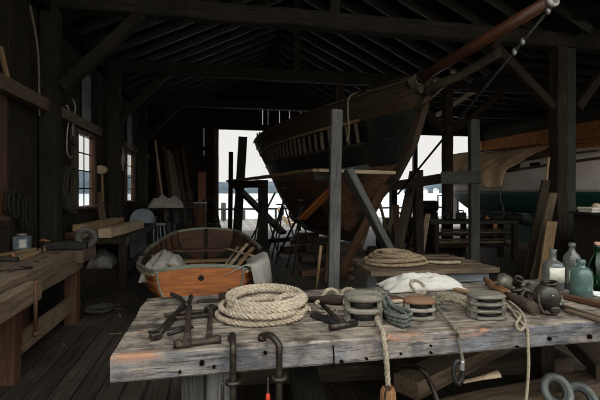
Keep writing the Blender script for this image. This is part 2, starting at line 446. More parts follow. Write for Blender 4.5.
for u0, u1, z in ((UL+.08, 0, 3.0), (UL+.08, 0, 1.2)): board('trim_2', (u0, VB-.05, z), (u1, VB-.05, z), .14, .08, 'dark', kind='structure', roll=PI/2)
board('trim_3', (.1, VB-.08, 3.8), (UR, VB-.08, 3.8), .16, .2, 'dark', kind='structure')
board('trim_4', (.04, VB-.06, 0), (.04, VB-.06, 3.8), .16, .13, 'brown', kind='structure')
board('trim_5', (UL+.1, VB-.4, 3.3), (7.6, VB-.4, 3.3+.75), .1, .1, 'dark', kind='structure') if False else None
# ---------- roof
m = MB()
for (a, za), (b, zb) in (((UL-.3, 3.93), (1.75, 6.05)), ((1.75, 6.05), (5.85, 4.06)), ((5.3, 4.42), (UR+.3, 4.12))):
    ln = math.hypot(b-a, zb-za); n = int(ln/.2)
    for k in range(n):
        f0, f1 = k/n, (k+1)/n-.003/ln
        p = [(a+(b-a)*f0, za+(zb-za)*f0), (a+(b-a)*f1, za+(zb-za)*f1)]
        q = [(x, z+.025) for x, z in p]
        A = [m.b.verts.new((x, RY, z)) for RY in (.9, VB+.2) for x, z in (p[0], p[1], q[1], q[0])]
        for f in ((3, 2, 1, 0), (4, 5, 6, 7), (0, 1, 5, 4), (1, 2, 6, 5), (2, 3, 7, 6), (3, 0, 4, 7)): m._face([A[i] for i in f])
    # shingles close the top
    A = [m.b.verts.new(c) for c in ((a, .9, za+.05), (b, .9, zb+.05), (b, VB+.2, zb+.05), (a, VB+.2, za+.05))]; m._face(A)
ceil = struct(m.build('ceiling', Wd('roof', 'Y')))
v = 1.2
while v < VB-.1:
    for p, q in (((UL-.1, v, 3.97), (1.72, v, 5.93)), ((5.75, v, 4.0), (1.78, v, 5.93)), ((5.4, v, 4.31), (UR+.1, v, 4.03))):
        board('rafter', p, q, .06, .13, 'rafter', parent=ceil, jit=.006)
    v += .62
board('ridge_board', (1.75, 1, 5.86), (1.75, VB-.05, 5.86), .05, .22, 'roof', parent=ceil)
for u, z in ((UL+.12, 3.92), (UP, 4.2), (UR-.12, 3.9)): board('wall_plate', (u, 1, z), (u, VB-.05, z), .18, .16, 'roof', parent=ceil)

# ---------- the timber frame: each timber its own thing
LB = ['over the foreground table', 'next behind the beam that crosses over the foreground table', 'third back, just before the open water end']
LP = ['beside the first window', 'between the first and second sash windows', 'between the second window and the water end']
for i, v in enumerate(BAYS):
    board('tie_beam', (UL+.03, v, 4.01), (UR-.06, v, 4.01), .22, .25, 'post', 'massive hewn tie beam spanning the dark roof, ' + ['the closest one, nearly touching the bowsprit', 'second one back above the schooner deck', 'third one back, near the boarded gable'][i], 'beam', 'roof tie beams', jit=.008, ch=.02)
    board('wall_post', (-2.0-.13*(i == 0), v, 0), (-2.0-.13*(i == 0), v, 3.88), .22, .2, 'post', ['square timber wall post behind the long carpenter bench with a brace on top', 'square timber wall post between the two sash windows', 'square timber wall post behind the clutter near the leaning planks'][i], 'post', 'posts along the window wall', jit=.006, ch=.015)
    board('knee_brace', (-1.98, v, 2.86), (-.98, v, 3.92), .15, .15, 'post', ['diagonal knee brace on the wall post behind the long carpenter bench', 'diagonal knee brace on the post between the two sash windows', 'diagonal knee brace above the leaning planks'][i], 'brace', 'knee braces of the window wall', jit=.006, ch=.012)
    for s in (0, 1):
        if s and i: continue
        board('aisle_post', (UP+[.16,-.1,0][i]+s*.2, v+s*.03, 0), (UP+[.16,-.1,0][i]+s*.2, v+s*.03, 3.88), .19, .22, 'darkgrey' if s else 'dark', [['dark half of the thick twin post beside the long leaning planks', 'dark square post standing in front of the bright water opening', 'slim dark post behind the schooner forefoot, near the water'][i], 'greyer half of the thick twin post, the side toward the white sloop'][s], 'post', 'posts of the aisle row', jit=.005, ch=.015)
    board('aisle_brace', (UP+[.16,-.1,0][i]-.12, v, 2.9), (UP-1.1, v, 3.88), .14, .14, 'dark', ['heavy diagonal brace behind the bowsprit at the thick twin post', 'diagonal brace on the dark post before the water opening', 'diagonal brace at the slim post near the water'][i], 'brace', 'braces on the schooner side of the aisle posts', jit=.006, ch=.012)
    board('side_brace', (UP+[.46,.0,.1][i]+.08, v, 2.9), (UP+1.35, v, 3.88), .12, .14, 'dark', ['diagonal brace rising from the thick twin post over the white sloop', 'diagonal brace above the canvas cover of the white sloop', 'diagonal brace above the stern of the white sloop'][i], 'brace', 'braces on the sloop side of the aisle posts', jit=.006, ch=.012)
    board('king_post', (1.75, v, 4.13), (1.75, v, 5.7), .16, .14, 'post', ['king post on the closest tie beam', 'king post on the second tie beam', 'king post on the third tie beam'][i], 'post', 'king posts', jit=.004, ch=.01)
board('queen_post', (3.75, 12.38, 4.13), (3.75, 12.38, 5.0), .2, .2, 'brown', 'short brown queen post standing behind the schooner bulwark', 'post')
board('corner_post', (UP, VB-.15, 0), (UP, VB-.15, 3.7), .2, .2, 'dark', 'dark post in the water opening partly behind the schooner stem', 'post')
board('corner_post', (7.75, VB-.2, 0), (7.75, VB-.2, 3.7), .16, .16, 'dark', 'thin dark post in the water opening beside the rope', 'post')
board('corner_post', (UR-.2, VB-.15, 0), (UR-.2, VB-.15, 3.7), .2, .2, 'dark', 'dark post at the far corner beyond the white sloop', 'post')
# girt over the bench
board('wall_girt', (UL+.12, 1.0, 2.6), (UL+.12, 7.0, 2.6), .16, .13, 'bench', 'long grey brown wall girt above the carpenter bench', 'beam', roll=PI/2)

# ---------- outside: pilings and a rail
for i, (px, py, y, h) in enumerate(((223.5, 212, 21.5, 1.35), (236, 213, 22.0, 1.0), (243, 216, 21.8, .9))):
    p = at(px, py, y); rod('mooring_pile', (p.x, p.y, -1.7), (p.x, p.y, .45+.2*(2-i)), .13, 'darkgrey', ['weathered mooring pile at the door edge, tallest of three', 'mooring pile half hidden by the thin trestle post', 'short mooring pile beside the tall trestle post'][i], 'pile', 'mooring piles in the water')
board('wharf_rail', (-1.5, VB+5.5, .55), (13, VB+5.5, .55), .09, .09, 'darkgrey', 'low grey timber rail along the edge of the wharf', 'rail')
for i in range(5):
    u = .4+i*2.6; board('rail_stub', (u, VB+5.5, -.04), (u, VB+5.5, .5), .1, .1, 'darkgrey', ['rail stub by the door jamb', 'rail stub behind the trestle brace', 'rail stub beneath the schooner stern', 'rail stub behind the schooner keel', 'rail stub beyond the dark aisle post'][i], 'post', 'rail stubs on the wharf')

# ---------- daylight
W = bpy.data.worlds.new('overcast_sky'); SC.world = W; W.use_nodes = True; nt = W.node_tree
bg = nt.nodes['Background']; tc = nt.nodes.new('ShaderNodeTexCoord'); sp = nt.nodes.new('ShaderNodeSeparateXYZ')
nt.links.new(tc.outputs['Generated'], sp.inputs[0])
def wmath(op, a, b=None):
    n = nt.nodes.new('ShaderNodeMath'); n.operation = op
    for i, x in enumerate((a, b)):
        if x is None: continue
        if hasattr(x, 'is_linked'): nt.links.new(x, n.inputs[i])
        else: n.inputs[i].default_value = x
    return n.outputs[0]
def smooth(x, lo, hi, a, b):
    n = nt.nodes.new('ShaderNodeMapRange'); n.interpolation_type = 'SMOOTHSTEP'; nt.links.new(x, n.inputs['Value'])
    for k, q in zip(('From Min', 'From Max', 'To Min', 'To Max'), (lo, hi, a, b)): n.inputs[k].default_value = q
    return n.outputs[0]
zen = smooth(sp.outputs['Z'], .15, .85, 0, 1)                  # the overcast brightens toward the zenith
back = smooth(sp.outputs['Y'], .25, -.6, 0, 1)                 # and toward the hidden sun, inland
stren = wmath('ADD', .86, wmath('ADD', wmath('MULTIPLY', zen, SKY_ZEN), wmath('MULTIPLY', back, SKY_BACK)))
mx = nt.nodes.new('ShaderNodeMix'); mx.data_type = 'RGBA'; nt.links.new(zen, mx.inputs[0])
mx.inputs[6].default_value = (1, .985, .955, 1); mx.inputs[7].default_value = (.90, .96, 1, 1)
nt.links.new(mx.outputs[2], bg.inputs['Color']); nt.links.new(stren, bg.inputs['Strength'])
def portal(name, loc, sx, sy, rot):
    l = bpy.data.lights.new(name, 'AREA'); l.shape = 'RECTANGLE'; l.size = sx; l.size_y = sy; l.cycles.is_portal = True
    o = bpy.data.objects.new(name, l); COL.objects.link(o); o.location = loc; o.rotation_euler = rot; o['kind'] = 'helper'
portal('door_daylight', ((UL+UR)/2, .2, 2.6), UR-UL, 6.8, (math.radians(62), 0, 0))
portal('water_daylight', ((.1+UR)/2, VB-.1, 1.9), UR-.1, 3.8, (-PI/2, 0, 0))
for i, (a, b) in enumerate(WIN): portal('window_daylight', (UL+.02, (a+b)/2, (WZ0+WZ1)/2), WZ1-WZ0, b-a, (0, -PI/2, 0))

# ---------- camera
cam = bpy.data.cameras.new('camera'); cam.sensor_width = 36; cam.lens = 36*F/600; cam.shift_y = -10/600; cam.clip_end = 2000; cam.clip_start = .05
co = bpy.data.objects.new('camera', cam); COL.objects.link(co); co.location = (0, 0, EYE); co.rotation_euler = (PI/2, 0, -TH); SC.camera = co
SC.view_settings.view_transform = 'Standard'; SC.view_settings.look = 'None'; SC.view_settings.gamma = 1; SC.view_settings.exposure = EXPO
SC.view_settings.use_curve_mapping = False
SC.cycles.use_denoising = True; SC.cycles.max_bounces = 6; SC.cycles.diffuse_bounces = 3; SC.cycles.transmission_bounces = 8; SC.cycles.glossy_bounces = 3
SC.cycles.filter_width = 1.0; SC.cycles.denoising_input_passes = 'RGB_ALBEDO_NORMAL'; SC.cycles.denoising_prefilter = 'ACCURATE'; SC.cycles.caustics_reflective = False; SC.cycles.caustics_refractive = False; SC.cycles.sample_clamp_indirect = 6
# ================================================================ THE SCHOONER HULL ON ITS BLOCKS
B0 = V((2.02, 13.2, 0)); _f = V((1.24, -7.43, 0)); BL = _f.length; FW = _f/BL; ST = V((FW.y, -FW.x, 0))
def HB(a, b, z): p = B0 + FW*a + ST*b; return V((p.x, p.y, z))
STN = [ # a, half beam, sheer, bottom, fullness
 (0, .80, 2.95, 2.22, .6), (.5, .89, 2.98, 1.78, .65), (1.1, .95, 3.02, 1.3, .7), (1.7, .97, 3.05, .75, .72), (2.2, .96, 3.06, .55, .78), (3.1, .93, 3.07, .53, .85),
 (4.1, .87, 3.09, .52, .8), (4.85, .77, 3.11, .52, .7), (5.4, .64, 3.13, .98, .55), (5.95, .48, 3.16, 1.44, .45), (6.45, .32, 3.19, 1.76, .35), (6.92, .16, 3.22, 2.28, .25), (7.24, .05, 3.24, 2.95, .2)]
def stn(a):
    for s, t in zip(STN, STN[1:]):
        if a <= t[0]+1e-9:
            f = (a-s[0])/(t[0]-s[0]); return [s[i]+(t[i]-s[i])*f for i in range(5)]
    return list(STN[-1])
def half(a, z):
    _, hb, sh, kz, q = stn(a); s = max(0, min(1, (z-kz)/(sh-kz)))
    return hb*(q*(1-(1-s)**2.3)**.6 + (1-q)*s**.85) + .03*(s > 0)
sch = thing('schooner', 'old wooden schooner hull under repair, propped on blocks with bare ribs and long bowsprit', 'boat', HB(3.5, 0, 0))
AS = [7.24*i/40 for i in range(41)]
def skin(name, zlo, zhi, mat, a0=0, a1=99, side=1, n=8, off=0.0, th=.035):
    m = MB(); g = []
    for a in AS:
        if a < a0-.01 or a > a1+.01: continue
        _, hb, sh, kz, q = stn(a); lo = max(kz, zlo(a)); hi = max(lo+.002, min(sh, zhi(a)))
        row = []
        for j in range(n):                     # each strake laps a little over the next
            for e, lap in ((0, .014), (.97, 0)):
                z = lo+(hi-lo)*(j+e)/n; row.append(HB(a, side*(half(a, z)+off+lap*min(1, half(a, z)*4)), z))
        row.append(HB(a, side*(half(a, hi)+off), hi)); g.append(row)
    m.sheet(g if side > 0 else [r[::-1] for r in g], th); return m.build(name, mat, sch)
sheer = lambda a: stn(a)[2]
CH = lambda a: 1.80+.02*a
G0 = lambda a: sheer(a)-.80; G1 = lambda a: sheer(a)-.42
hd = Wd('hulldark'); 
for nm, lo, hi, mt, a0, a1, off in (('lower_planking', lambda a: 0, CH, 'hullbrown', 0, 99, 0), ('dark_planking', CH, G0, 'hulldark', 0, 99, .004),
      ('bow_planking', G0, G1, 'hulldark', 5.95, 99, .003), ('sheer_strake', G1, lambda a: sheer(a)-.17, 'hulltop', 0, 99, .006), ('bulwark', lambda a: sheer(a)-.17, sheer, 'hulltop', 0, 99, 0)):
    skin(nm, lo, hi, wood(mt+'_wood', *[(116, 86, 62), (48, 36, 28)]) if False else Wd(mt), a0, a1, 1, 8, off)
skin('dark_inside_backing', lambda a: G0(a)-.3, lambda a: G1(a)+.2, Wd('dark', 'Y'), .1, 6.4, 1, 8, -.13)  # dark sheet behind the ribs; the hull's inner shade is put into its colour
skin('port_planking', lambda a: 0, sheer, Wd('hulldark'), 0, 99, -1, 10)
for i in range(25):                                        # the bare frames where the planks are off
    a = .05+i*.24; m = MB(); pts = [HB(a, half(a, z)-.045, z) for z in [G0(a)-.1+(G1(a)-G0(a)+.2)*k/5 for k in range(6)]]
    for p, q in zip(pts, pts[1:]): pass
    m.tube(pts, R.uniform(.03, .042), 6, smooth=False); m.build('rib', Wd('rib', 'Z'), sch)
def strip(name, zf, w, h, mat, a0=0, a1=99, out=.02, side=1):
    m = MB(); L = [[], [], [], []]
    A = [a for a in AS if a0-.01 <= a <= a1+.01]
    rows = []
    for a in A:
        z = zf(a); b = half(a, min(z, sheer(a)))
        rows.append([HB(a, side*(b+out), z-h/2), HB(a, side*(b+out), z+h/2), HB(a, side*(b+out-w), z+h/2), HB(a, side*(b+out-w), z-h/2), HB(a, side*(b+out), z-h/2)])
    m.sheet(rows, smooth=False)
    for r in (rows[0], rows[-1]): m._face([m.b.verts.new(p) for p in r[:4]])
    return m.build(name, Wd(mat), sch)
strip('rail', lambda a: sheer(a)+.02, .14, .05, 'hulltop', out=.05); strip('rail', lambda a: sheer(a)+.02, .14, .05, 'hulltop', out=.05, side=-1)
strip('wale', lambda a: sheer(a)-.17, .05, .06, 'stem', out=.03); strip('wale', lambda a: G1(a)+.02, .05, .05, 'plank', 0, 6.0, out=.025)
strip('wale', lambda a: G0(a)-.02, .05, .05, 'stem', 0, 6.0, out=.02)
m = MB(); g = []
for a in AS: z = sheer(a)-.3; b = half(a, z)-.04; g.append([HB(a, b*k, z+.04*(1-k*k)) for k in (-1, -.5, 0, .5, 1)])
m.sheet(g, .03); m.build('deck', Wd('dark'), sch)
m = MB(); ring = [HB(-.02, half(0, z), z) for z in [2.25+.7*k/6 for k in range(7)]]+[HB(-.02, -half(0, z), z) for z in [2.95-.7*k/6 for k in range(7)]]
A = [m.b.verts.new(p) for p in ring]; B = [m.b.verts.new(p+FW*.05) for p in ring]; m._face(A); m._face(B[::-1])
for i in range(len(A)): m._face((A[i], A[(i+1) % len(A)], B[(i+1) % len(A)], B[i]))
m.build('transom', Wd('hulltop'), sch)
m = MB(); P = [(1.75, .62), (2.2, .5), (3.1, .47), (4.1, .46), (4.85, .46), (5.4, .92), (5.95, 1.40), (6.45, 1.72), (6.94, 2.24), (7.22, 2.8), (7.34, 3.34)]
rows = []
for i, (a, z) in enumerate(P):
    q = P[min(i+1, len(P)-1)]; p = P[max(i-1, 0)]; t = V((q[0]-p[0], q[1]-p[1])).normalized(); nrm = V((t.y, -t.x)); o1 = .05; o2 = -.12
    c = [(a+nrm.x*o1, z+nrm.y*o1), (a+nrm.x*o2, z+nrm.y*o2)]
    rows.append([HB(c[0][0], .055, c[0][1]), HB(c[1][0], .07, c[1][1]), HB(c[1][0], -.07, c[1][1]), HB(c[0][0], -.055, c[0][1]), HB(c[0][0], .055, c[0][1])])
m.sheet(rows, smooth=False)
for r in (rows[0], rows[-1]): m._face([m.b.verts.new(p) for p in r[:4]])
m.build('keel_and_stem', Wd('stem'), sch)
m = MB(); rows = []
m.prism([(0, 0), (1.0, .2), (.85, 1.5), (.2, 1.7)], -.04, .04, Matrix.Translation(HB(1.5, 0, .55)) @ Matrix(((FW.x, 0, FW.y), (FW.y, 0, -FW.x), (0, 1, 0))).to_4x4() @ Matrix.Diagonal((-.6, .75, 1, 1))); m.build('rudder', Wd('stem'), sch)
# bowsprit and its gear
bs0 = at(405, 87, 6.9); bs1 = at(553, -1, 4.5); bd = (bs1-bs0)
bsp = rod('bowsprit', bs0, bs1, .085, Wd('spar'), parent=sch, r2=.07, seg=16); bsp['label'] = 'varnished red brown bowsprit spar'
m = MB(); m.cyl(bs1-bd*.012, bs1+bd*.006, .082, seg=16); m.ball(bs1+bd*.012, .05); c = m.build('end_cap', plain('white_paint', (214, 212, 206), (180, 176, 168), bump=.05), bsp)
for f in (.06, .16):
    m = MB(); m.cyl(bs0+bd*f, bs0+bd*(f+.012), .1, seg=16); m.build('iron_band', IRON(), bsp)
m = MB(); q = at(398, 194, 7.3); p0 = bs1-V((0, 0, .06)); m.tube([p0+(q-p0)*f for f in (0, .5, 1)], .017, 8); 
m.build('bobstay', BLACKM(), sch)
for f in (.02, .13, .17):
    m = MB(); m.ball(p0+(q-p0)*f, .03, (1, 1, 1.6), 10); m.build('shackle', plain('galvanised', (170, 170, 165), (120, 118, 112), metal=.6, rough=.4), sch)
m = MB(); p = HB(7.3, .07, 3.0); q = at(500, 52, 5.6); 
m.tube(resample([p, p+V((.12, -.35, .08)), (p+q)/2+V((0, 0, -.03)), q], .1), .042, 8, flat=1.7); m.build('head_knee', Wd('stem'), sch)
for f, r in ((0, .07), (.22, .06), (.45, .05)):
    pp = p+(q-p)*f; m = MB(); m.ball(pp+V((-.03, 0, .05)), r, (1.2, .8, 1), 10); m.build('carved_billet', Wd('hulltop'), sch)
m = MB(); m.tube([HB(5.4, half(5.4, 3.1)-.05, 3.13), HB(6.3, .42, 3.30), at(420, 75, 6.5)], .02, 8); m.build('guard_wire', IRON(), sch)
m = MB(); p2 = HB(7.2, .1, 2.75); m.tube(resample([p2, p2+V((.06, -.3, .12)), (p2+q)/2+V((0, 0, .08)), q+V((0, 0, .02))], .1), .018, 8); m.build('head_rail', Wd('hulltop'), sch)
for k in range(4):
    m = MB(); c_ = bs0+bd*(.1+.02*k); m.tube([c_+V((.1*math.cos(a), 0, .1*math.sin(a)*1.0-.02)) for a in [j*2*PI/14 for j in range(14)]], .014, 6, closed=True); m.build('gammoning', ROPEG(), sch)
for i in range(4):
    a = .35+i*.5; b = half(a, 2.9)-.03; m = MB(); m.tube([HB(a, b, 2.95), HB(a, b, 3.22-.03*i)], .022, 6); m.build('stanchion', Wd('stem', 'Z'), sch)
m = MB(); b0 = HB(5.84, half(5.84, 3.1)+.08, 3.18)
pts = [HB(6.3, .36, 3.24), HB(6.05, .46, 3.26), HB(5.88, half(5.88, 3.1)+.04, 3.23), b0+V((0, 0, -.06)), b0+V((.0, 0, -.3)), b0+V((.02, 0, -.6)), b0+V((-.02, -.01, -.78))]
m.strand(pts, .017); tag(m.build_at('hanging_rope', ROPEP(), pts[0]), 'pale rope end hanging down over the dark schooner side', 'rope')
for i, a in enumerate((2.3, 3.4, 4.6)):
    c = HB(a, 0, 0); m = MB()
    m.box(c+V((0, 0, .1)), (.9, .26, .2)); m.box(c+V((0, 0, .285)), (.6, .26, .16)); tag(m.build_at('keel_block', Wd('stem'), c, 0), ['stacked keel block under the stern half of the schooner', 'stacked keel block under the middle of the schooner', 'stacked keel block under the forefoot of the schooner'][i], 'block', 'keel blocks')

# ---------- staging around her
def post(name, a, b, w, t, mat, lab, cat='post', roll=0, grp=None): return board(name, a, b, w, t, mat, lab, cat, grp, roll=roll, jit=.004, ch=.01)
def g0(px, d): p = at(px, 190, d); return V((p.x, p.y, 0))
post('staging_post', g0(230, 14.2), at(231, 152, 14.2), .15, .15, 'dark', 'thin dark staging post standing first inside the door opening')
post('staging_post', g0(237, 13.3), at(243, 137, 13.3), .27, .2, 'darkgrey', 'tall dark staging post leaning slightly in the door opening')
post('staging_post', g0(263, 10.9), at(263, 180, 10.9), .24, .2, 'darkgrey', 'stout dark staging post carrying the plank beside the schooner stern')
post('staging_post', g0(333, 6.25), at(336.5, 110, 6.25), .165, .1, 'grey', 'tall weathered grey staging post in front of the schooner')
post('staging_post', g0(474, 6.75), at(474, 120, 6.75), .16, .1, 'darkgrey', 'grey staging post standing by itself before the canvas covered sloop')
post('staging_post', g0(419, 7.9), at(418, 170, 7.9), .16, .12, 'dark', 'short dark staging post beneath the schooner stem')
p = at(228, 180, 14.2); q = at(392, 176, 6.45)
a0 = V((.50, 14.3, 1.80)); a1 = V((1.60, 6.26, 1.80)); 
board('staging_plank', a0, a1, .3, .05, 'plank', 'long pale staging plank running along the schooner side', 'plank', 'staging planks', jit=.006)
board('staging_plank', a1+V((-.05, -.02, -.0)), at(394, 173, 6.45), .22, .05, 'pale', 'short pale staging plank reaching across under the schooner bow', 'plank', 'staging planks', jit=.006)
board('staging_ledger', V((.5, 14.25, 1.66)), V((1.1, 10.7, 1.66)), .1, .2, 'dark', 'dark ledger timber beneath the staging plank at the stern', 'beam')
board('staging_ledger', V((1.5, 6.3, 1.70)), at(369, 168, 6.4), .1, .12, 'darkgrey', 'short grey ledger block bolted across the tall grey post', 'beam')
board('staging_ledger', at(392, 186, 7.6), at(445, 178, 7.0), .12, .16, 'dark', 'dark ledger beam running from the stem toward the lone grey post', 'beam')
board('staging_ledger', at(441, 178, 6.9), at(481, 177, 6.7), .12, .2, 'darkgrey', 'grey ledger beam nailed across the lone grey post', 'beam')
post('shore_timber', at(389, 250, 6.5), at(347, 169, 6.3), .23, .1, 'grey', 'broad grey shore timber slanting away from the tall staging post', 'timber', grp='slanting shores')
post('shore_timber', at(283, 233, 12.0), at(231, 181, 13.6), .26, .1, 'dark', 'dark slanting shore between the staging posts at the stern', 'timber', grp='slanting shores')
post('shore_timber', at(302, 219, 7.6), at(333, 188, 6.9), .17, .05, 'orange', 'bright orange brown plank slanting up to the tall grey post', 'timber', grp='slanting shores')
post('shore_timber', at(398, 250, 7.4), at(414, 172, 7.9), .15, .1, 'stem', 'brown leaning shore beside the short dark staging post', 'timber', grp='slanting shores')
post('shore_timber', at(341, 275, 7.35), at(385, 185, 6.95), .2, .1, 'brown', 'red brown shore lying against the schooner forefoot', 'timber', grp='slanting shores')
for i, (x0, y0, x1, y1, d, r, mt) in enumerate(((325, 282, 334, 205, 6.45, .03, 'plank'), (316, 290, 321, 246, 6.1, .022, 'plank'), (371, 292, 373, 268, 5.2, .02, 'plank'))):
    a = on(x0, min(y0, 400), 0) if i < 2 else V((*at(x0, y0, 5.6).xy, 0)); b = at(x1, y1, d)
    rod('prop_stick', a, b, r, mt, ['bent pale stick leaning on the tall grey staging post', 'short pale stick standing before the schooner keel', 'thin stick standing behind the sawhorse table'][i], 'stick', 'prop sticks')
# iron tripod jack stands under the quarter
def jack(px, py, d, h, lab, s=1):
    c = on(px, py, 0); t = thing('jack_stand', lab, 'stand', c, R.uniform(0, 2), 'iron jack stands under the schooner')
    top = V((c.x, c.y, h))
    for k in range(3):
        ang = k*2*PI/3; m = MB(); m.cyl(top+V((.03*math.cos(ang), .03*math.sin(ang), -.25)), c+V((.38*math.cos(ang), .38*math.sin(ang), .02)), .016, seg=8); m.build('leg', BLACKM(), t)
    m = MB(); m.cyl(top-V((0, 0, .45)), top+V((0, 0, .1)), .018, seg=8); m.build('screw', IRON(), t)
    m = MB(); m.box(top+V((0, 0, .115)), (.12, .05, .03)); m.build('pad', Wd('stem'), t)
    m = MB(); m.cyl(top+V((-.14, 0, -.22)), top+V((.14, 0, -.22)), .014, seg=8); m.build('crank', IRON(), t); return t
jack(262, 258, 0, 1.5, 'iron jack stand with spread legs under the schooner counter, beside the stout post')
jack(283, 262, 0, 1.42, 'second iron jack stand under the schooner stern, toward the orange plank')
jack(300, 272, 0, 1.2, 'iron jack stand standing before the schooner keel near the tall grey post')
for i, (x0, y0, x1, y1, d0, d1) in enumerate(((249, 243, 275, 193, 11.2, 10.6), (268, 250, 284, 200, 10.4, 10.0), (278, 255, 304, 205, 9.6, 9.0))):
    rod('iron_pole', on(x0, y0, 0), at(x1, y1, d1), .025, BLACKM(), ['thin iron pole leaning left of the stout staging post', 'thin iron pole leaning past the stout staging post', 'thin iron pole leaning toward the schooner bilge'][i], 'pole', 'leaning iron poles')
# old frame of a skiff outside
t = thing('skiff_frame', 'bare pale skeleton of a skiff standing outside beyond the schooner keel', 'boat frame', on_v(292, 216, 17.5)*1, 0)
c = t.location.copy(); t.location.z = -.04; c.z = -.04
for k in range(5):
    m = MB(); y = c.y+k*.3; m.tube([V((c.x+.6*math.sin(a)*(1-.1*k), y, .75-.65*math.cos(a)*(1-.06*k))) for a in [i*PI/2/6 for i in range(-6, 7)]], .025, 6); m.build('rib', Wd('pale'), t)
m = MB(); m.span((c.x-.05, c.y-.2, -.04), (c.x+.05, c.y+1.5, .12)); m.build('keel', Wd('pale', 'Y'), t)
# loose timbers on the floor under her
for i, (x0, y0, x1, y1, w, h, mt) in enumerate(((282, 252, 345, 246, .2, .14, 'brown'), (300, 262, 352, 258, .2, .12, 'stem'), (352, 270, 300, 276, .14, .1, 'brown'), (255, 244, 312, 238, .16, .1, 'dark'), (340, 262, 420, 262, .18, .16, 'darkgrey'), (425, 254, 462, 256, .14, .2, 'dark'), (352, 280, 312, 272, .12, .06, 'brown'))):
    a = on(x0, y0, 0); b = on(x1, y1, 0); a.z = b.z = h/2
    board('floor_timber', a, b, w, h, mt, ['red brown timber lying under the schooner keel, furthest in', 'brown timber lying on the floor before the keel blocks', 'short brown timber lying left of the tall grey post foot', 'dark timber lying by the jack stands', 'heavy grey timber lying behind the sawhorse table', 'dark timber lying at the foot of the lone grey post', 'thin brown board lying before the keel timbers'][i], 'timber', 'loose timbers on the floor', jit=.008)
# ================================================================ THE ROWING DINGHY
RB = V((-.15, 4.66, 0))
RS = [(0, .47, .625, .17), (.2, .60, .612, .17), (.6, .74, .61, .16), (1.2, .79, .63, .16), (1.7, .76, .67, .16), (2.1, .66, .73, .17), (2.4, .55, .78, .22), (2.6, .46, .80, .34)]
def rst(y):
    for s, t in zip(RS, RS[1:]):
        if y <= t[0]+1e-9: f = (y-s[0])/(t[0]-s[0]); return [s[i]+(t[i]-s[i])*f for i in range(4)]
    return list(RS[-1])
def rsec(y, s, off=0):
    _, hb, sh, k = rst(y); return max(.0, hb*(1-(1-s)**2.2)**.62 + off), k+(sh-k)*s**1.25
dg = thing('rowing_dinghy', 'small varnished lapstrake rowing dinghy with orange transom, stern toward the table', 'boat', RB)
YS = [2.6*i/30 for i in range(31)]
m = MB()
for sd in (1, -1):
    for k in range(6):                      # overlapping strakes
        s0, s1 = k/6, (k+1)/6+.015
        g = []
        for y in YS:
            a = rsec(y, s0, .012); b = rsec(y, (s0+s1)/2, .007); c = rsec(y, min(1, s1), .0)
            g.append([RB+V((sd*a[0], y, a[1])), RB+V((sd*b[0], y, b[1])), RB+V((sd*c[0], y, c[1]))])
        m.sheet(g if sd > 0 else [r[::-1] for r in g], .008)
m.build('outer_planking', Wd('orange', 'Y'), dg)
for nm, s0, s1, mt in (('bilge', 0, .62, 'paintin'), ('inner_planking', .62, 1, 'brown')):
    m = MB()
    for sd in (1, -1):
        g = [[RB+V((sd*max(0, rsec(y, s0+(s1-s0)*j/6, -.016)[0]), y+.01, rsec(y, s0+(s1-s0)*j/6)[1]+.006)) for j in range(7)] for y in YS]
        m.sheet(g, .003)
    o = m.build(nm, Wd(mt, 'Y'), dg)
    if nm == 'bilge': o['label'] = 'dull grey green painted inside'
for i in range(13):
    y = .25+i*.175
    for sd in (1, -1):
        m = MB(); m.tube([RB+V((sd*(rsec(y, s)[0]-.028), y, rsec(y, s)[1]+.006)) for s in (.1, .25, .4, .55, .7, .85, .98)], .013, 6); m.build('rib', Wd('dark', 'Z'), dg)
def gw(name, mat, offs, w, h, dz):
    for sd in (1, -1):
        m = MB(); rows = []
        for y in YS:
            b, z = rsec(y, 1, offs); rows.append([RB+V((sd*x, y, z+q+dz)) for x, q in ((b-w/2, -h/2), (b+w/2, -h/2), (b+w/2, h/2), (b-w/2, h/2), (b-w/2, -h/2))])
        m.sheet(rows, smooth=False)
        for r in (rows[0], rows[-1]): m._face([m.b.verts.new(p) for p in r[:4]])
        m.build(name, Wd(mat, 'Y'), dg)
gw('gunwale', 'blockw', .004, .05, .03, .012); gw('rubbing_strake', 'pale', .02, .022, .03, -.02)
m = MB(); sec = [rsec(0, s/12) for s in range(13)]
poly = [(x, z) for x, z in sec]+[(x*.9**0*c, z+.045*(1-c*c)) for c in (.75, .5, .25, 0, -.25, -.5, -.75) for x, z in (sec[-1],)]+[(-x, z) for x, z in sec[::-1]]
m.prism(poly, -.0, .035, Matrix.Translation(RB+V((0, .02, 0))) @ Matrix.Rotation(PI/2, 4, 'X')); tr = m.build('transom', Wd('orange', 'X'), dg); tr['label'] = 'bright orange varnished transom'
m = MB(); top = [RB+V((sec[-1][0]*c*1.03, 0, sec[-1][1]+.045*(1-c*c)+.008)) for c in [k/8 for k in range(-8, 9)]]
m.tube(top, .024, 6, smooth=False); m.build('transom_cap', Wd('greengun', 'X'), dg)
m = MB(); m.lathe([(.012, 0), (.03, 0), (.03, .012), (.012, .012)], RB+V((0, -.017, .555)), 14, Matrix.Rotation(PI/2, 3, 'X'), closed=True); m.ball(RB+V((0, -.018, .555)), .012); m.build('ring_plate', BLACKM(), tr)
for sd in (1, -1):
    m = MB(); m.tube([RB+V((sd*(x-.02), -.022, z)) for x, z in sec[3:]], .011, 6); m.build('edge_bead', Wd('greengun'), tr)
for y, z, w, mt in ((1.5, .49, .15, 'plank'), (2.1, .56, .18, 'brown'), (.42, .46, .26, 'brown')):
    hb = [rsec(y, s) for s in [k/40 for k in range(41)]]; b = max(x for x, q in hb if q <= z)-.03
    m = MB(); m.box(RB+V((0, y, z)), (2*b, w, .028)); m.build('thwart', Wd(mt, 'X'), dg)
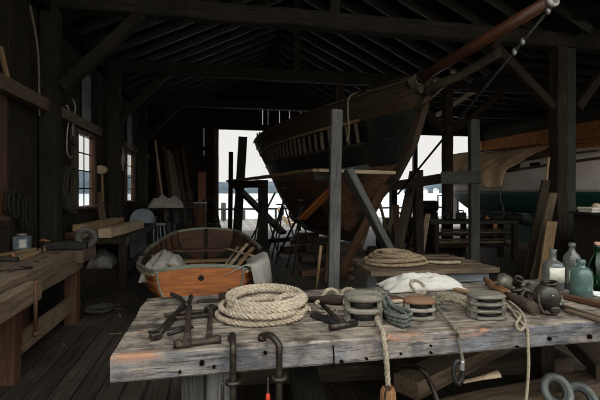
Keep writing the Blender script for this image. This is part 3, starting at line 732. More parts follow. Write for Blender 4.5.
m = MB(); m.span(RB+V((-.03, 0, .13)), RB+V((.03, 2.5, .19))); m.build('keel', Wd('brown', 'Y'), dg)
m = MB(); sec = [rsec(2.6, s/12) for s in range(13)]
poly = [(x, z) for x, z in sec]+[(sec[-1][0]*c, sec[-1][1]+.04*(1-c*c)) for c in (.6, .2, -.2, -.6)]+[(-x, z) for x, z in sec[::-1]]
m.prism(poly, 0, .03, Matrix.Translation(RB+V((0, 2.62, 0))) @ Matrix.Rotation(PI/2, 4, 'X')); m.build('bow_transom', Wd('brown', 'X'), dg)['label'] = 'brown bow transom with a centre stem'
m = MB(); m.span(RB+V((-.025, 2.55, .3)), RB+V((.025, 2.59, .85))); m.build('stem', Wd('dark', 'Z'), dg)
m = MB(); m.tube([RB+V((sec[-1][0]*c, 2.605, sec[-1][1]+.04*(1-c*c)+.01)) for c in [k/6 for k in range(-6, 7)]], .02, 6, smooth=False); m.build('bow_cap', Wd('greengun'), dg)
for sd in (1, -1):
    m = MB(); m.prism([(sd*.46, .03), (sd*.3, .03), (sd*.52, .26)], .585, .61, Matrix.Translation(RB)); m.build('quarter_knee', Wd('brown'), dg)
    m = MB(); b, z = rsec(1.1, 1); m.box(RB+V((sd*b, 1.1, z+.04)), (.05, .16, .03)); m.tube([RB+V((sd*b, 1.06, z+.05)), RB+V((sd*b, 1.06, z+.11))], .008, 6); m.tube([RB+V((sd*b, 1.14, z+.05)), RB+V((sd*b, 1.14, z+.11))], .008, 6); m.build('rowlock', BLACKM(), dg)
m = MB()
for k in (-1, 0, 1): m.span(RB+V((k*.16-.07, .1, .20)), RB+V((k*.16+.07, 2.2, .215)))
m.build('floorboard', Wd('paintin', 'Y'), dg)
for i, y in enumerate((.45, 1.9)):
    m = MB(); m.box(RB+V((0, y, .06)), (.9, .14, .12)); 
    for sd in (1, -1): m.prism([(sd*.3, 0), (sd*.45, 0), (sd*.45, .07)], -.05, .05, Matrix.Translation(RB+V((0, y, .12))) @ Matrix.Rotation(PI/2, 4, 'X'))
    tag(m.build_at('boat_chock', Wd('stem'), RB+V((0, y, 0))), ['timber chock under the stern of the rowing dinghy', 'timber chock under the bow of the rowing dinghy'][i], 'chock')
# what lies in her
def cloth(name, c, lx, ly, h, mat, lab, seed, rz=0, base=0, n=40, cat='cloth', drop=0, ridge=2.0):
    m = MB(); g = []
    for i in range(n+1):
        row = []
        for j in range(n+1):
            x = i/n*2-1; y = j/n*2-1; e = ((1-x*x)*(1-y*y))**.55
            q = nz((x*ridge+seed, y*ridge*1.3, seed)); r2 = 1-abs(nz((x*ridge*1.7+seed*2, y*1.5*ridge, seed+5)))*2
            z = e*h*(.62+.30*q+.22*r2+.05*nz((x*9+seed, y*9, 3)))
            wob = .12*nz((x*2+seed, y*2, 9))
            row.append(V((x*lx*(1+wob), y*ly*(1+.15*nz((x*2, y*2+seed, 4))), max(0, z)+.006)))
        g.append(row)
    m.sheet(g, .004)
    o = m.build(name, mat, None); o.location = V(c); o.rotation_euler.z = rz
    return tag(o, lab, cat)
greyc = plain('grey_canvas', (168, 164, 154), (120, 116, 106), rough=.95, scale=5, bump=.3, spec=.1, dist=.01)
cloth('canvas_bundle', RB+V((-.44, .55, .478)), .24, .34, .42, greyc, 'crumpled grey canvas bundle lying in the dinghy beside its window side gunwale', 3.3, ridge=.9)
p = [RB+V((-.60, .1, .66)), RB+V((-.3, .55, .66))]
board('broken_oar', RB+V((-.62, .95, .66)), RB+V((-.28, .12, .66)), .07, .02, 'pale', 'pale broken oar blade laid across the canvas in the dinghy', 'oar')
for i, (a, b, w) in enumerate((((.32, .9, .50), (.62, 1.75, .68), .05), ((.40, .75, .50), (.68, 1.45, .66), .06), ((.2, .95, .40), (.5, 1.95, .62), .04), ((.68, 1.0, .6), (.3, 1.9, .60), .05))):
    board('pale_batten', RB+V(a), RB+V(b), w, .02, 'pale' if i != 1 else 'plank', ['pale batten lying along the dinghy side, highest of the heap', 'broader tan batten in the dinghy nearest the draped cloth', 'thin batten slanting from the dinghy bilge', 'pale batten crossing over the others in the dinghy'][i], 'batten', 'battens heaped in the dinghy')
m = MB(); g = []
for i in range(37):
    y = -.05+1.0*i/36; b, z = rsec(max(0, y), 1, .01); row = []
    q = .03*nz((y*6, 2, 2)); hang = .16+.14*math.sin(y*3)+.05*nz((y*9, 1, 0)); ins = .12+.05*nz((y*7, 4, 1))
    for x, dz in ((-.16-ins*.5, -.05), (-.1-ins*.3, -.01), (-.05, .035), (0, .05), (.05, .035), (.075+q*.5, -.05), (.085+q, -hang*.6), (.10+q*1.5, -hang)):
        row.append(RB+V((b+x, y, z+dz+.01*nz((y*14, x*9, 3)))))
    g.append(row)
m.sheet(g, .004); tag(m.build_at('draped_cloth', WHITEC(), RB+V((.6, .4, .62))), 'white cloth draped over the quarter of the rowing dinghy', 'cloth')

# ================================================================ THE WHITE SLOOP UNDER CANVAS
S0 = V((7.25, 12.0, 0)); _g = V((.62, -7.2, 0)); SL = _g.length; SF = _g/SL; SS = V((SF.y, -SF.x, 0))
def SP(a, b, z): p = S0+SF*a+SS*b; return V((p.x, p.y, z))
SN_ = [(0, .10, 1.80, 1.55), (.5, .38, 1.80, 1.15), (1.1, .62, 1.82, .9), (2.0, .85, 1.88, .72), (3.2, .96, 1.92, .6), (4.6, .98, 2.02, .55), (6.0, .85, 2.12, .6), (7.2, .5, 2.25, .9)]
def sst(a):
    for s, t in zip(SN_, SN_[1:]):
        if a <= t[0]+1e-9: f = (a-s[0])/(t[0]-s[0]); return [s[i]+(t[i]-s[i])*f for i in range(4)]
    return list(SN_[-1])
def shalf(a, z):
    _, hb, sh, k = sst(a); s = max(0, min(1, (z-k)/(sh-k))); return hb*(1-(1-s)**2.4)**.55
slp = thing('sloop', 'white sloop with dark green bottom and boot stripe, laid up along the boarded wall', 'boat', SP(3.5, 0, 0))
SA = [SL*i/36 for i in range(37)]
whitep = plain('old_white_paint', (214, 204, 192), (190, 178, 164), rough=.5, scale=2, bump=.08)
greenp = plain('green_bottom_paint', (28, 74, 60), (20, 52, 42), rough=.5, scale=2, bump=.1)
chalk = plain('chalky_bottom', (150, 166, 154), (40, 84, 68), rough=.8, scale=1.6, bump=.1, lo=.45, hi=.6)
def sskin(name, lo, hi, mat, n=8):
    m = MB()
    for sd in (1, -1):
        g = []
        for a in SA:
            _, hb, sh, k = sst(a); l = max(k, lo(a)); h = max(l+.002, min(sh, hi(a))); g.append([SP(a, sd*shalf(a, l+(h-l)*j/n), l+(h-l)*j/n) for j in range(n+1)])
        m.sheet(g if sd > 0 else [r[::-1] for r in g], .02)
    return m.build(name, mat, slp)
sskin('topsides', lambda a: 1.46, lambda a: 9, whitep)['label'] = 'white painted topsides'
sskin('bottom', lambda a: .98, lambda a: 1.46, greenp)['label'] = 'dark green bottom paint'
sskin('garboard', lambda a: 0, lambda a: .98, chalk)['label'] = 'chalky worn bottom'
m = MB()
for sd in (1, -1):
    rows = []
    for a in SA: b = shalf(a, 9); z = sst(a)[2]; rows.append([SP(a, sd*(b+x), z+q) for x, q in ((.03, -.03), (.03, .02), (-.05, .02), (-.05, -.03), (.03, -.03))])
    m.sheet(rows, smooth=False)
m.build('toe_rail', Wd('brown', 'Y'), slp)
m = MB(); g = []
for a in SA: b = max(.02, shalf(a, 9)-.02); g.append([SP(a, b*k, sst(a)[2]-.01+.05*(1-k*k)) for k in (-1, -.5, 0, .5, 1)])
m.sheet(g, .02); m.build('deck', plain('deck_paint', (120, 104, 84), (90, 76, 60)), slp)
m = MB(); rows = []
for a in (3.3, 3.9, 4.6, 5.4):
    b = .52; z = sst(a)[2]; rows.append([SP(a, b, z-.02), SP(a, b*.95, z+.22), SP(a, b*.6, z+.27), SP(a, -b*.6, z+.27), SP(a, -b*.95, z+.22), SP(a, -b, z-.02)])
m.sheet(rows, .02, smooth=False); 
for r in (rows[0], rows[-1]): m._face([m.b.verts.new(p) for p in r])
cab = m.build('cabin', whitep, slp)
for a in (3.75, 4.5):
    m = MB(); m.box(SP(a, .515, sst(a)[2]+.11), (.03, .3, .1)); m.build('porthole', plain('dark_glass', (20, 22, 22), rough=.1, bump=0), cab)
m = MB()
for sd in (1, -1): m.box(SP(4.3, sd*.5, sst(4.3)[2]+.25), (.06, 2.0, .03))
m.build('coaming', Wd('brown', 'Y'), cab)
m = MB(); m.span(SP(4, 0, .2)-V((.08, 1.9, 0)), SP(4, 0, .2)+V((.08, 1.9, .5))); m.build('keel', greenp, slp)
m = MB(); m.prism([(0, 0), (.35, .1), (.3, 1.2), (0, 1.15)], -.03, .03, Matrix.Translation(SP(.35, 0, .55)) @ Matrix.Rotation(PI/2, 4, 'X') @ Matrix.Rotation(PI/2, 4, 'Y')); m.build('rudder', whitep, slp)
for i, a in enumerate((1.6, 4.0, 5.8)):
    c = SP(a, 0, 0); m = MB(); m.box(c+V((0, 0, .1)), (1.0, .25, .2)); 
    if i == 0: m.box(c+V((0, 0, .42)), (.25, .25, .46))
    tag(m.build_at('cradle_block', Wd('dark'), c), ['cradle block under the far end of the white sloop', 'cradle block under the keel of the white sloop', 'cradle block behind the thick twin post, under the white sloop'][i], 'block', 'sloop cradle blocks')
m = MB(); g = []
for i in range(111):
    f = i/110; row = []
    ar = .15+3.55*f; al = -.05+3.5*f
    for j in range(-16, 17):
        t = abs(j)/16; sd = 1 if j >= 0 else -1
        a = ar+(al-ar)*t; b = shalf(a, 9)+.07
        ridge = 2.60-.11*f+.03*math.sin(f*9)
        sh = sst(a)[2]+.05; hang = .13+.30*f+.05*nz((f*6, sd*2, 4))
        wave = math.sin((f*46-t*(3+4*f))+3.5*nz((f*4, t*2, 1)))
        if t <= .66: k = t/.66; bb = (b+.03)*(k**.9); z = ridge+(sh-ridge)*k; amp = .03*k
        else: k = (t-.66)/.34; bb = b+.03+.03*k; z = sh-hang*k; amp = .03+.02*k
        fold = amp*wave+.05*nz((f*9, t*3, 7))*min(1, t*2)
        row.append(SP(a, sd*(bb+max(0, fold+.02)), z+(fold*.6 if t < .66 else fold*.2)))
    g.append(row)
m.sheet(g, .01); tag(m.build_at('canvas_cover', TANC(), SP(1.8, 0, 1.8)), 'tan canvas tarpaulin draped over the end of the white sloop', 'tarpaulin')
m = MB(); m.tube([SP(.1, 0, 2.56), SP(3.9, 0, 2.54)], .05, 10); m.build('boom', Wd('spar', 'Y'), slp)
for a in (.35, 3.6):
    m = MB()
    for sd in (1, -1): m.tube([SP(a, sd*.3, sst(a)[2]), SP(a, 0, 2.5)], .03, 8)
    m.build('boom_crutch', Wd('brown', 'Z'), slp)
for i, a in enumerate((2.45, 3.35)):
    b = shalf(a, 9)+.12; p = SP(a, b, 1.75); m = MB(); m.tube(resample([p, p+V((-.02, 0, -.4)), p+V((.05, -.03, -.8)), p+V((-.04, 0, -1.1))], .1), .014, 6)
    tag(m.build_at('cover_lashing', ROPEG(), p), ['cover lashing rope hanging below the middle of the tarpaulin', 'cover lashing rope hanging from the gathered end of the tarpaulin'][i], 'rope', 'tarpaulin lashings')
# spars on brackets along the boarded wall
for i, (dz, du) in enumerate(((0, 0), (.0, .16), (.13, .08))):
    rod('stored_spar', V((UR-.5+du, 6.2, 2.52+dz)), V((UR-.52+du, 11.2-.3*i, 2.52+dz)), .06, 'pale', ['long pale spar on the wall brackets, outermost', 'long pale spar on the wall brackets, against the boards', 'long pale spar resting on top of the other two'][i], 'spar', 'spars racked on the boarded wall', r2=.045)
for i, v in enumerate((6.8, 8.6, 10.4)):
    m = MB(); m.box((UR-.31, v, 2.42), (.6, .07, .07)); m.prism([(0, 0), (-.5, .38), (-.42, .42), (0, .1)], -.03, .03, Matrix.Translation((UR-.02, v, 1.98)) @ Matrix.Rotation(PI/2, 4, 'X'))
    tag(m.build_at('spar_bracket', Wd('brown'), (UR-.02, v, 2.4)), ['wooden spar bracket by the twin post', 'middle wooden spar bracket on the boarded wall', 'wooden spar bracket furthest along the boarded wall'][i], 'bracket', 'spar brackets')
board('stored_plank', V((6.1, 9.2, 3.862)), V((6.9, 12.3, 3.862)), .2, .04, 'plank', 'pale plank stored across the tie beams over the tarpaulin', 'plank')
# ================================================================ THE WINDOW WALL: BENCHES AND CLUTTER
bn = thing('workbench', 'long low carpenter bench under the window wall with a worn top and square legs', 'workbench', (-1.83, 4.0, 0))
for k, (u0, u1) in enumerate(((-1.83, -1.5), (-2.17, -1.835))):
    board('top_plank', V(((u0+u1)/2, 2.3, .775)), V(((u0+u1)/2, 5.32-.06*k, .775)), u1-u0-.004, .09, 'bench', parent=bn, jit=.004)
board('apron', V((-1.52, 2.4, .665)), V((-1.52, 5.25, .665)), .13, .05, 'bench', parent=bn, roll=PI/2)
for u in (-1.58, -2.1):
    for v in (3.66, 5.14): board('leg', V((u, v, 0)), V((u, v, .73)), .13, .13, 'brown', parent=bn)
board('stretcher', V((-1.57, 3.7, .24)), V((-1.57, 5.1, .24)), .17, .05, 'bench', parent=bn, roll=PI/2)
board('vise_jaw', V((-1.42, 2.5, .70)), V((-1.42, 3.72, .70)), .15, .1, 'bench', parent=bn, roll=PI/2)
board('end_cleat', V((-1.46, 5.0, .76)), V((-1.46, 5.5, .76)), .13, .08, 'bench', parent=bn, roll=PI/2)
m = MB(); m.cyl((-1.36, 3.58, .80), (-1.36, 3.58, .40), .016, seg=8); m.ball((-1.36, 3.58, .39), .025); m.build('vise_handle', Wd('brown', 'Z'), bn)
for i in range(8):
    v = 3.1+i*.26; m = MB(); m.box((-1.68+.02*(i % 2), v, .822), (.04, .04, .008), bev=.001); m.build('dog_hole_shade', Wd('dark'), bn)  # flat dark pegs; the shade inside the dog holes is put into their colour
c = on(22, 250, .82); t = thing('paint_can', 'blue grey square paint can standing on the carpenter bench', 'can', c, .3)
pc = plain('blue_grey_tin', (126, 140, 146), (92, 102, 108), rough=.45, metal=.3, scale=9)
m = MB(); m.box(c+V((0, 0, .08)), (.155, .13, .16), bev=.015); m.build('body', pc, t)
m = MB(); m.lathe([(.05, .16), (.05, .185), (.045, .19)], c, 20); m.build('lid', plain('tin_lid', (170, 172, 168), (120, 118, 112), rough=.4, metal=.5), t)
m = MB(); m.tube([c+V((.07*math.cos(a), 0, .15+.04*math.sin(a)*-1)) for a in [PI+i*PI/8 for i in range(9)]] , .004, 6); m.build('bail', IRON(), t)
m = MB(); m.box(c+V((.03, -.067, .08)), (.07, .004, .09), bev=.001); m.build('label_patch', plain('pale_patch', (206, 204, 196), (180, 178, 168)), t)
def flat(name, x0, y0, x1, y1, z, w, h, mat, lab, cat, grp=None, jit=.002):
    a = on(x0, y0, z); b = on(x1, y1, z); a.z = b.z = z+h/2; return board(name, a, b, w, h, mat, lab, cat, grp, jit=jit, ch=.003)
flat('bench_board', 2, 256, 35, 250, .82, .08, .025, 'plank', 'short tan board lying on the carpenter bench in front of the paint can', 'board', 'offcuts on the carpenter bench')
flat('bench_board', 16, 260, 45, 250, .82, .09, .03, 'plank', 'second tan board angled on the carpenter bench beside the dog holes', 'board', 'offcuts on the carpenter bench')
c = on(4, 262, .82); t = thing('hand_plane', 'dark iron hand plane resting on the near part of the carpenter bench', 'plane', c, .2)
m = MB(); m.box(c+V((0, 0, .02)), (.24, .065, .04)); m.build('body', IRON(), t)
m = MB(); m.tube([c+V((-.07, 0, .04)), c+V((-.09, 0, .08)), c+V((-.07, 0, .11))], .014, 8); m.build('tote', Wd('handle'), t)
m = MB(); m.lathe([(.01, .04), (.02, .06), (.012, .08), (0.001, .085)], c+V((.08, 0, 0)), 12); m.build('knob', Wd('handle'), t)
c = on(12, 271, .82); m = MB(); m.tube([c+V((-.12, -.05, .012)), c+V((-.03, 0, .012)), c+V((.05, .02, .014)), c+V((.12, .08, .012))], [.008, .012, .014, .018], 8, flat=.6); tag(m.build_at('spanner', IRON(), c), 'small dark spanner lying at the near edge of the carpenter bench', 'tool')
# grinder at the end of the bench
c = on(74, 249, .82); t = thing('bench_grinder', 'dark hand cranked grinder clamped to the far end of the carpenter bench', 'grinder', c, 0)
m = MB(); m.box(c+V((-.05, -.05, .05)), (.42, .14, .08)); m.build('base', BLACKM(), t)
m = MB(); m.lathe([(.05, -.025), (.12, -.025), (.13, 0), (.12, .025), (.05, .025)], c+V((.13, 0, .13)), 24, Matrix.Rotation(PI/2, 3, 'X'), closed=True); m.build('wheel', plain('grindstone', (80, 76, 68), (52, 48, 42)), t)
m = MB(); m.cyl(c+V((.13, -.06, .13)), c+V((.13, .06, .13)), .016); m.build('axle', IRON(), t)
m = MB(); m.tube([c+V((-.24, -.04, .09)), c+V((-.3, -.06, .12)), c+V((-.34, -.05, .11))], .018, 8); m.build('handle', Wd('handle'), t)
for i, (x, y, s) in enumerate(((47, 250.5, .07), (54, 250.5, .05), (40, 252.5, .06))):
    c = on(x, y, .82); m = MB(); m.lathe([(s*.5, 0), (s*.5, s*.8), (s*.42, s*.85), (s*.42, .01)], c, 14, closed=True); tag(m.build_at('small_tin', IRON() if i else plain('tin_lid', (170, 172, 168)), c), ['bright open tin on the carpenter bench near the offcuts', 'smallest dark tin on the carpenter bench by the grinder', 'dark open tin on the carpenter bench behind the bright one'][i], 'tin', 'tins on the carpenter bench')
c = on(62, 303, 0); t = thing('bucket', 'dull metal bucket standing on the floor under the carpenter bench', 'bucket', c)
m = MB(); m.lathe([(.09, 0), (.12, .22), (.126, .22), (.112, .22), (.085, .01)], c, 20); m.build('pail', plain('tin_pail', (112, 110, 102), (74, 70, 64), rough=.5, metal=.5), t)
m = MB(); m.tube([c+V((.125*math.cos(a), .02, .22-.1*math.sin(a)*.5)) for a in [i*PI/8 for i in range(9)]], .005, 6); m.build('bail', IRON(), t)
for i, (x0, y0, x1, y1, w) in enumerate(((80, 305, 96, 268, .09), (86, 300, 84, 262, .05))):
    a = on(x0, y0, 0); b = a+V((-.32, .3, .62-.1*i)); board('leaning_stick', a, b, w*.5, .03, 'darkgrey', ['grey stick leaning against the far leg of the carpenter bench', 'thin grey stick under the end of the carpenter bench'][i], 'stick', 'sticks at the bench end')
# ---------- second bench with lumber
t = thing('dark_bench', 'dark heavy bench carrying stacked pale lumber beside the second window', 'workbench', (-1.8, 8.0, 0))
board('top', V((-1.77, 6.7, .74)), V((-1.77, 9.6, .74)), .92, .08, 'dark', parent=t)
board('edge_board', V((-1.3, 6.7, .73)), V((-1.3, 9.6, .73)), .12, .05, 'darkgrey', parent=t, roll=PI/2)
for u in (-1.37, -2.15):
    for v in (6.8, 9.4): board('leg', V((u, v, 0)), V((u, v, .70)), .12, .12, 'dark', parent=t)
board('rail', V((-1.36, 6.9, .28)), V((-1.36, 9.3, .28)), .14, .05, 'darkgrey', parent=t, roll=PI/2)
for i, (u0, v0, u1, v1, w, h, z, mt) in enumerate(((-1.98, 6.8, -1.75, 8.6, .22, .10, .78, 'plank'), (-1.62, 6.75, -1.42, 8.4, .19, .14, .78, 'pale'), (-1.86, 6.85, -1.6, 8.5, .2, .10, .912, 'plank'))):
    if i == 2: u0, u1 = -2.0, -1.8
    zz = z + (0 if i < 2 else -.03)
    board('lumber_beam', V((u0, v0, zz+h/2)), V((u1, v1, zz+h/2)), w, h, mt, ['pale sawn beam on the dark bench, lower one by the wall', 'thick pale sawn beam along the outer edge of the dark bench', 'tan beam lying on top of the lumber on the dark bench'][i], 'beam', 'lumber on the dark bench', jit=.004)
board('lumber_offcut', V((-2.12, 6.72, .83)), V((-1.98, 6.72, .83)) + V((-.05, .35, 0)), .1, .09, 'brown', 'short brown offcut at the wall end of the dark bench', 'offcut')
c = on(110, 272, 0); o = cloth('rag_bag', V((-1.76, 7.2, .28)), .2, .24, .34, plain('dull_rag', (130, 128, 120), (88, 86, 80), rough=.95, scale=5, spec=.1), 'pale rag bag stuffed under the dark bench', 7.7, ridge=1.0); 
m = MB(); m.span((-2.05, 6.96, .0), (-1.48, 7.5, .28)); tag(m.build_at('crate', Wd('dark'), (-1.8, 7.1, 0)), 'dark crate under the dark bench with the rag bag on it', 'crate')
c = V((-1.62, 10.05, 0)); t = thing('blue_locker', 'pale blue grey painted seat box with a curved back, beyond the lumber', 'box', c)
bp_ = plain('blue_grey_paint', (150, 160, 168), (120, 128, 134), rough=.6, scale=4)
m = MB(); m.box(c+V((0, 0, .42)), (.46, .5, .84)); m.build('body', bp_, t)
m = MB(); m.prism([(.23*math.cos(a), .84+.24*math.sin(a)) for a in [i*PI/10 for i in range(11)]], -.2, .2, Matrix.Translation(c) @ Matrix.Rotation(PI/2, 4, 'X')); m.build('backrest', bp_, t)
# stool, stove, drums and other things by the far corner
def stool(c, h, mat, lab):
    t = thing('stool', lab, 'stool', c)
    m = MB(); m.lathe([(.001, h-.04), (.15, h-.04), (.16, h-.02), (.15, h), (.001, h)], c, 18); m.build('seat', mat, t)
    for k in range(4):
        a = k*PI/2+.4; m = MB(); m.cyl(c+V((.17*math.cos(a), .17*math.sin(a), 0)), c+V((.11*math.cos(a), .11*math.sin(a), h-.04)), .018, seg=8); m.build('leg', mat, t)
    m = MB(); m.tube([c+V((.145*math.cos(a), .145*math.sin(a), h*.4)) for a in [i*2*PI/14 for i in range(14)]], .01, 6, closed=True); m.build('ring', mat, t)
stool(V((*at(159, 224, 9.6).xy, 0)), .74, bp_, 'blue grey round stool behind the bow of the dinghy')
def drum(name, px, d, r, h, mat, lab, cat, rim=None):
    c = V((*at(px, 190, d).xy, 0)); t = thing(name, lab, cat, c)
    m = MB(); m.lathe([(r*.94, 0), (r, .03), (r, h*.33), (r*1.03, h*.34), (r, h*.36), (r, h*.66), (r*1.03, h*.67), (r, h*.69), (r, h-.02), (r*.94, h-.0), (r*.9, h-.03), (r*.88, .04)], c, 26); m.build('body', mat, t)
    m = MB(); m.tube([c+V((r*math.cos(a), r*math.sin(a), h)) for a in [i*2*PI/24 for i in range(24)]], .022, 6, closed=True); m.build('rim', rim or mat, t); return t
rim_ = plain('pale_rim', (190, 186, 176), (150, 146, 136))
drum('barrel', 200, 11.5, .17, 1.15, Wd('brown', 'Z'), 'brown barrel with a pale rim standing beyond the dinghy bow', 'barrel', rim_)
drum('oil_drum', 176, 11.0, .24, .95, BLACKM(), 'black oil drum left of the brown barrel', 'drum')
drum('tar_pot', 168, 10.3, .17, .72, BLACKM(), 'small black tar pot standing beside the blue stool', 'pot')
drum('paint_tub', 150, 10.8, .16, .8, plain('blue_tub', (92, 112, 118), (64, 78, 82)), 'dull blue tub behind the painted seat box', 'tub')
t = thing('iron_stove', 'squat black iron stove in the far corner below the white sack', 'stove', V((*at(187, 190, 12.2).xy, 0))); c = t.location.copy()
m = MB(); m.box(c+V((0, 0, .55)), (.55, .5, .8), bev=.03); m.build('body', BLACKM(), t)
for dx in (-.2, .2):
    for dy in (-.18, .18): m = MB(); m.cyl(c+V((dx, dy, 0)), c+V((dx, dy, .16)), .03); m.build('leg', BLACKM(), t)
m = MB(); m.box(c+V((0, 0, .97)), (.62, .56, .04)); m.build('top', BLACKM(), t)
m = MB(); m.box(c+V((.02, -.26, .55)), (.28, .03, .26)); m.build('door', IRON(), t)
c = V((*at(165, 190, 11.6).xy, 0)); t = thing('work_stand', 'dark timber stand holding a crumpled white sack near the leaning planks', 'stand', c)
board('top', c+V((-.5, 0, .98)), c+V((.5, 0, .98)), .5, .05, 'dark', parent=t)
for dx in (-.44, .44):
    for dy in (-.2, .2): board('leg', c+V((dx, dy, 0)), c+V((dx, dy, .955)), .07, .07, 'dark', parent=t)
cloth('white_sack', c+V((.02, 0, 1.005)), .46, .22, .42, WHITEC(), 'crumpled white sack lying on the dark stand by the leaning planks', 12.1, cat='sack', ridge=1.0)
c = V((*at(208, 190, 12.3).xy, 0)); t = thing('hoop_frame', 'bent hoop of cane leaning over the brown barrel', 'hoop', c)
m = MB(); m.tube([c+V((-.34*math.cos(a), .02, 1.25*math.sin(a)**.8)) for a in [i*PI/16 for i in range(17)]], .022, 8); m.build('bow', Wd('darkgrey'), t)
m = MB(); m.tube([c+V((-.3, .02, .5)), c+V((.3, .02, .5))], .015, 8); m.build('tie', Wd('darkgrey'), t)
for i, (px, d, h, r) in enumerate(((213, 12.6, .5, .12), (218, 13.1, .4, .1), (207, 11.2, .35, .1))):
    c = V((*at(px, 190, d).xy, 0)); m = MB(); m.lathe([(r*.8, 0), (r, h*.9), (r*1.05, h), (r*.9, h), (r*.7, .02)], c, 18); tag(m.build_at('pail', [BLACKM(), IRON(), rim_][i], c), ['black pail at the foot of the door jamb', 'grey pail just inside the door opening', 'pale pail in front of the brown barrel'][i], 'pail', 'pails near the door')
# planks leaning in the corner
for i, (x0, x1, y1, d0, w, mt) in enumerate(((168, 155, 140, 12.2, .06, 'pale'), (176, 164, 146, 13.0, .12, 'stem'), (181, 168, 150, 13.2, .14, 'bench'), (186, 172, 154, 13.5, .1, 'bench'), (190, 176, 150, 14.0, .16, 'stem'), (160, 158, 160, 12.6, .12, 'brown'), (195, 183, 148, 14.3, .12, 'brown'))):
    a = g0(x0, d0); b = at(x1, y1, d0+.9); b.x = max(b.x, UL+.2); b.y = min(b.y, VB-.1)
    board('leaning_plank', a, b, w, .04, mt, ['thin pale pole-like batten leaning in the corner, furthest out', 'dark plank leaning second from the pale batten', 'tan plank leaning third from the pale batten', 'narrow tan plank leaning fourth from the pale batten', 'broad dark plank leaning near the back boards', 'brown plank leaning beside the far sash window', 'red brown plank leaning last in the row toward the door'][i], 'plank', 'planks leaning in the corner')
post('orange_plank', V((*at(202, 190, 14.6).xy, 0)), at(202, 172, 15.0), .28, .05, 'orange', 'bright orange brown plank standing upright left of the door opening', 'plank')
for i, (px, y1) in enumerate(((187, 192), (192, 190), (215, 150))): post('short_board', g0(px, 14.6), at(px, y1, 15.1), .14, .04, ['bench', 'stem', 'stem'][i], ['short tan board standing in the corner by the stove', 'short dark board standing beside the short tan one', 'tall narrow board standing against the door jamb'][i], 'board', grp='boards standing at the back wall')
# ---------- things hung on the window wall
def hung(px, py, u): return on_u(px, py, u)
c = hung(88, 122, UL+.1); o = on_u(88, 74, UL+.1)
m = MB(); m.span((UL+.06, c.y-.22, WZ1+.2), (UL+.09, c.y+.22, WZ1+.98), bev=.004); m.prism([(-.22, 0), (.22, 0), (.1, .08), (-.1, .08)], -.015, .015, Matrix.Translation((UL+.075, c.y, WZ1+.98)) @ Matrix.Rotation(PI/2, 4, 'Z') @ Matrix.Rotation(PI/2, 4, 'X'))
tag(m.build_at('slate_board', plain('slate_grey', (120, 124, 124), (88, 92, 92), rough=.6, scale=5), (UL+.07, c.y, WZ1+.2)), 'tall grey slate board standing on the head of the first full window', 'board', 'grey boards over the windows')
m = MB(); m.span((UL+.06, 11.5, WZ1+.2), (UL+.09, 12.1, WZ1+1.0), bev=.004); tag(m.build_at('slate_board', plain('slate_grey', (120, 124, 124)), (UL+.07, 11.8, WZ1+.2)), 'grey slate board over the second sash window, behind the dark post', 'board', 'grey boards over the windows')
# maul
p = on_u(108, 170, UL+.22); t = thing('wooden_maul', 'big pale wooden maul hanging head up beside the first sash window', 'maul', V((UL+.2, p.y, p.z-.62)))
m = MB(); m.tube([V((UL+.12, p.y-.16, p.z)), V((UL+.12, p.y+.16, p.z))], .085, 14); m.build('head', Wd('pale', 'Y'), t)
m = MB(); m.tube([V((UL+.12, p.y-.05, p.z-.05)), V((UL+.14, p.y-.04, p.z-.62))], .024, 8); m.build('handle', Wd('plank', 'Z'), t)
a = on_u(104, 192, UL+.15); b = V((UL+.16, a.y-.05, .785)); board('tall_board', b, V((UL+.06, a.y+.0, a.z)), .13, .03, 'bench', 'narrow tan board leaning below the wooden maul', 'board')
# hooks and blades over the bench
for i, (px, y0, y1, mt) in enumerate(((67, 106, 158, 0), (70.5, 112, 146, 1), (73, 100, 140, 0))):
    a = on_u(px, y0, UL+.12); b = on_u(px, y1, UL+.12); m = MB()
    m.tube(resample([a+V((0, 0, 0)), a+V((.03, .02, -.1)), (a+b)/2+V((0, .01, 0)), b+V((.0, 0, .08)), b+V((.03, .05, 0)), b+V((.03, .1, .04))], .05), .012, 6)
    m.ball(a, .02); tag(m.build_at('iron_hook', [plain('galvanised', (170, 170, 165)), IRON()][mt], a), ['long bright boat hook iron hanging beside the first sash window, lowest reaching', 'dark hook iron hanging between two bright ones', 'bright hook iron hanging highest by the window head'][i], 'hook', 'hook irons hung by the window')
def hank(name, top, w, h, loops, r, mat, lab, out=.1, cat='rope'):
    m = MB(); pts = []
    for k in range(loops):
        ww = w*(.7+.3*R.random()); hh = h*(.85+.15*R.random()); o = out*k/loops
        for j in range(14):
            a = PI/2+j*2*PI/14; pts.append(top+V((o+.02*R.random(), ww/2*math.cos(a), -hh/2+hh/2*math.sin(a))))
    m.tube(resample(pts, .06), r, 6); return tag(m.build_at(name, mat, top), lab, cat, 'rope hanks on the window wall')
hank('rope_hank', on_u(66, 166, UL+.1), .5, .72, 7, .016, rope_mat('tarred_rope', (96, 92, 78), (60, 56, 46)), 'dark tarred rope hank hung left of the first sash window')
hank('rope_hank', on_u(144, 162, UL+.1), .5, .7, 6, .02, rope_mat('tarred_rope', (96, 92, 78), (60, 56, 46)), 'dark tarred rope hank hung past the second sash window')
hank('rope_hank', on_u(21, 196, UL+.1), .16, .4, 3, .01, rope_mat('black_tarred_rope', (62, 58, 50), (38, 36, 30)), 'thin dark rope hank hung behind the paint can')
hank('rope_hank', on_u(8, 190, UL+.1), .2, .3, 3, .012, rope_mat('black_tarred_rope', (62, 58, 50), (38, 36, 30)), 'thin dark rope hank hung under the closest window')
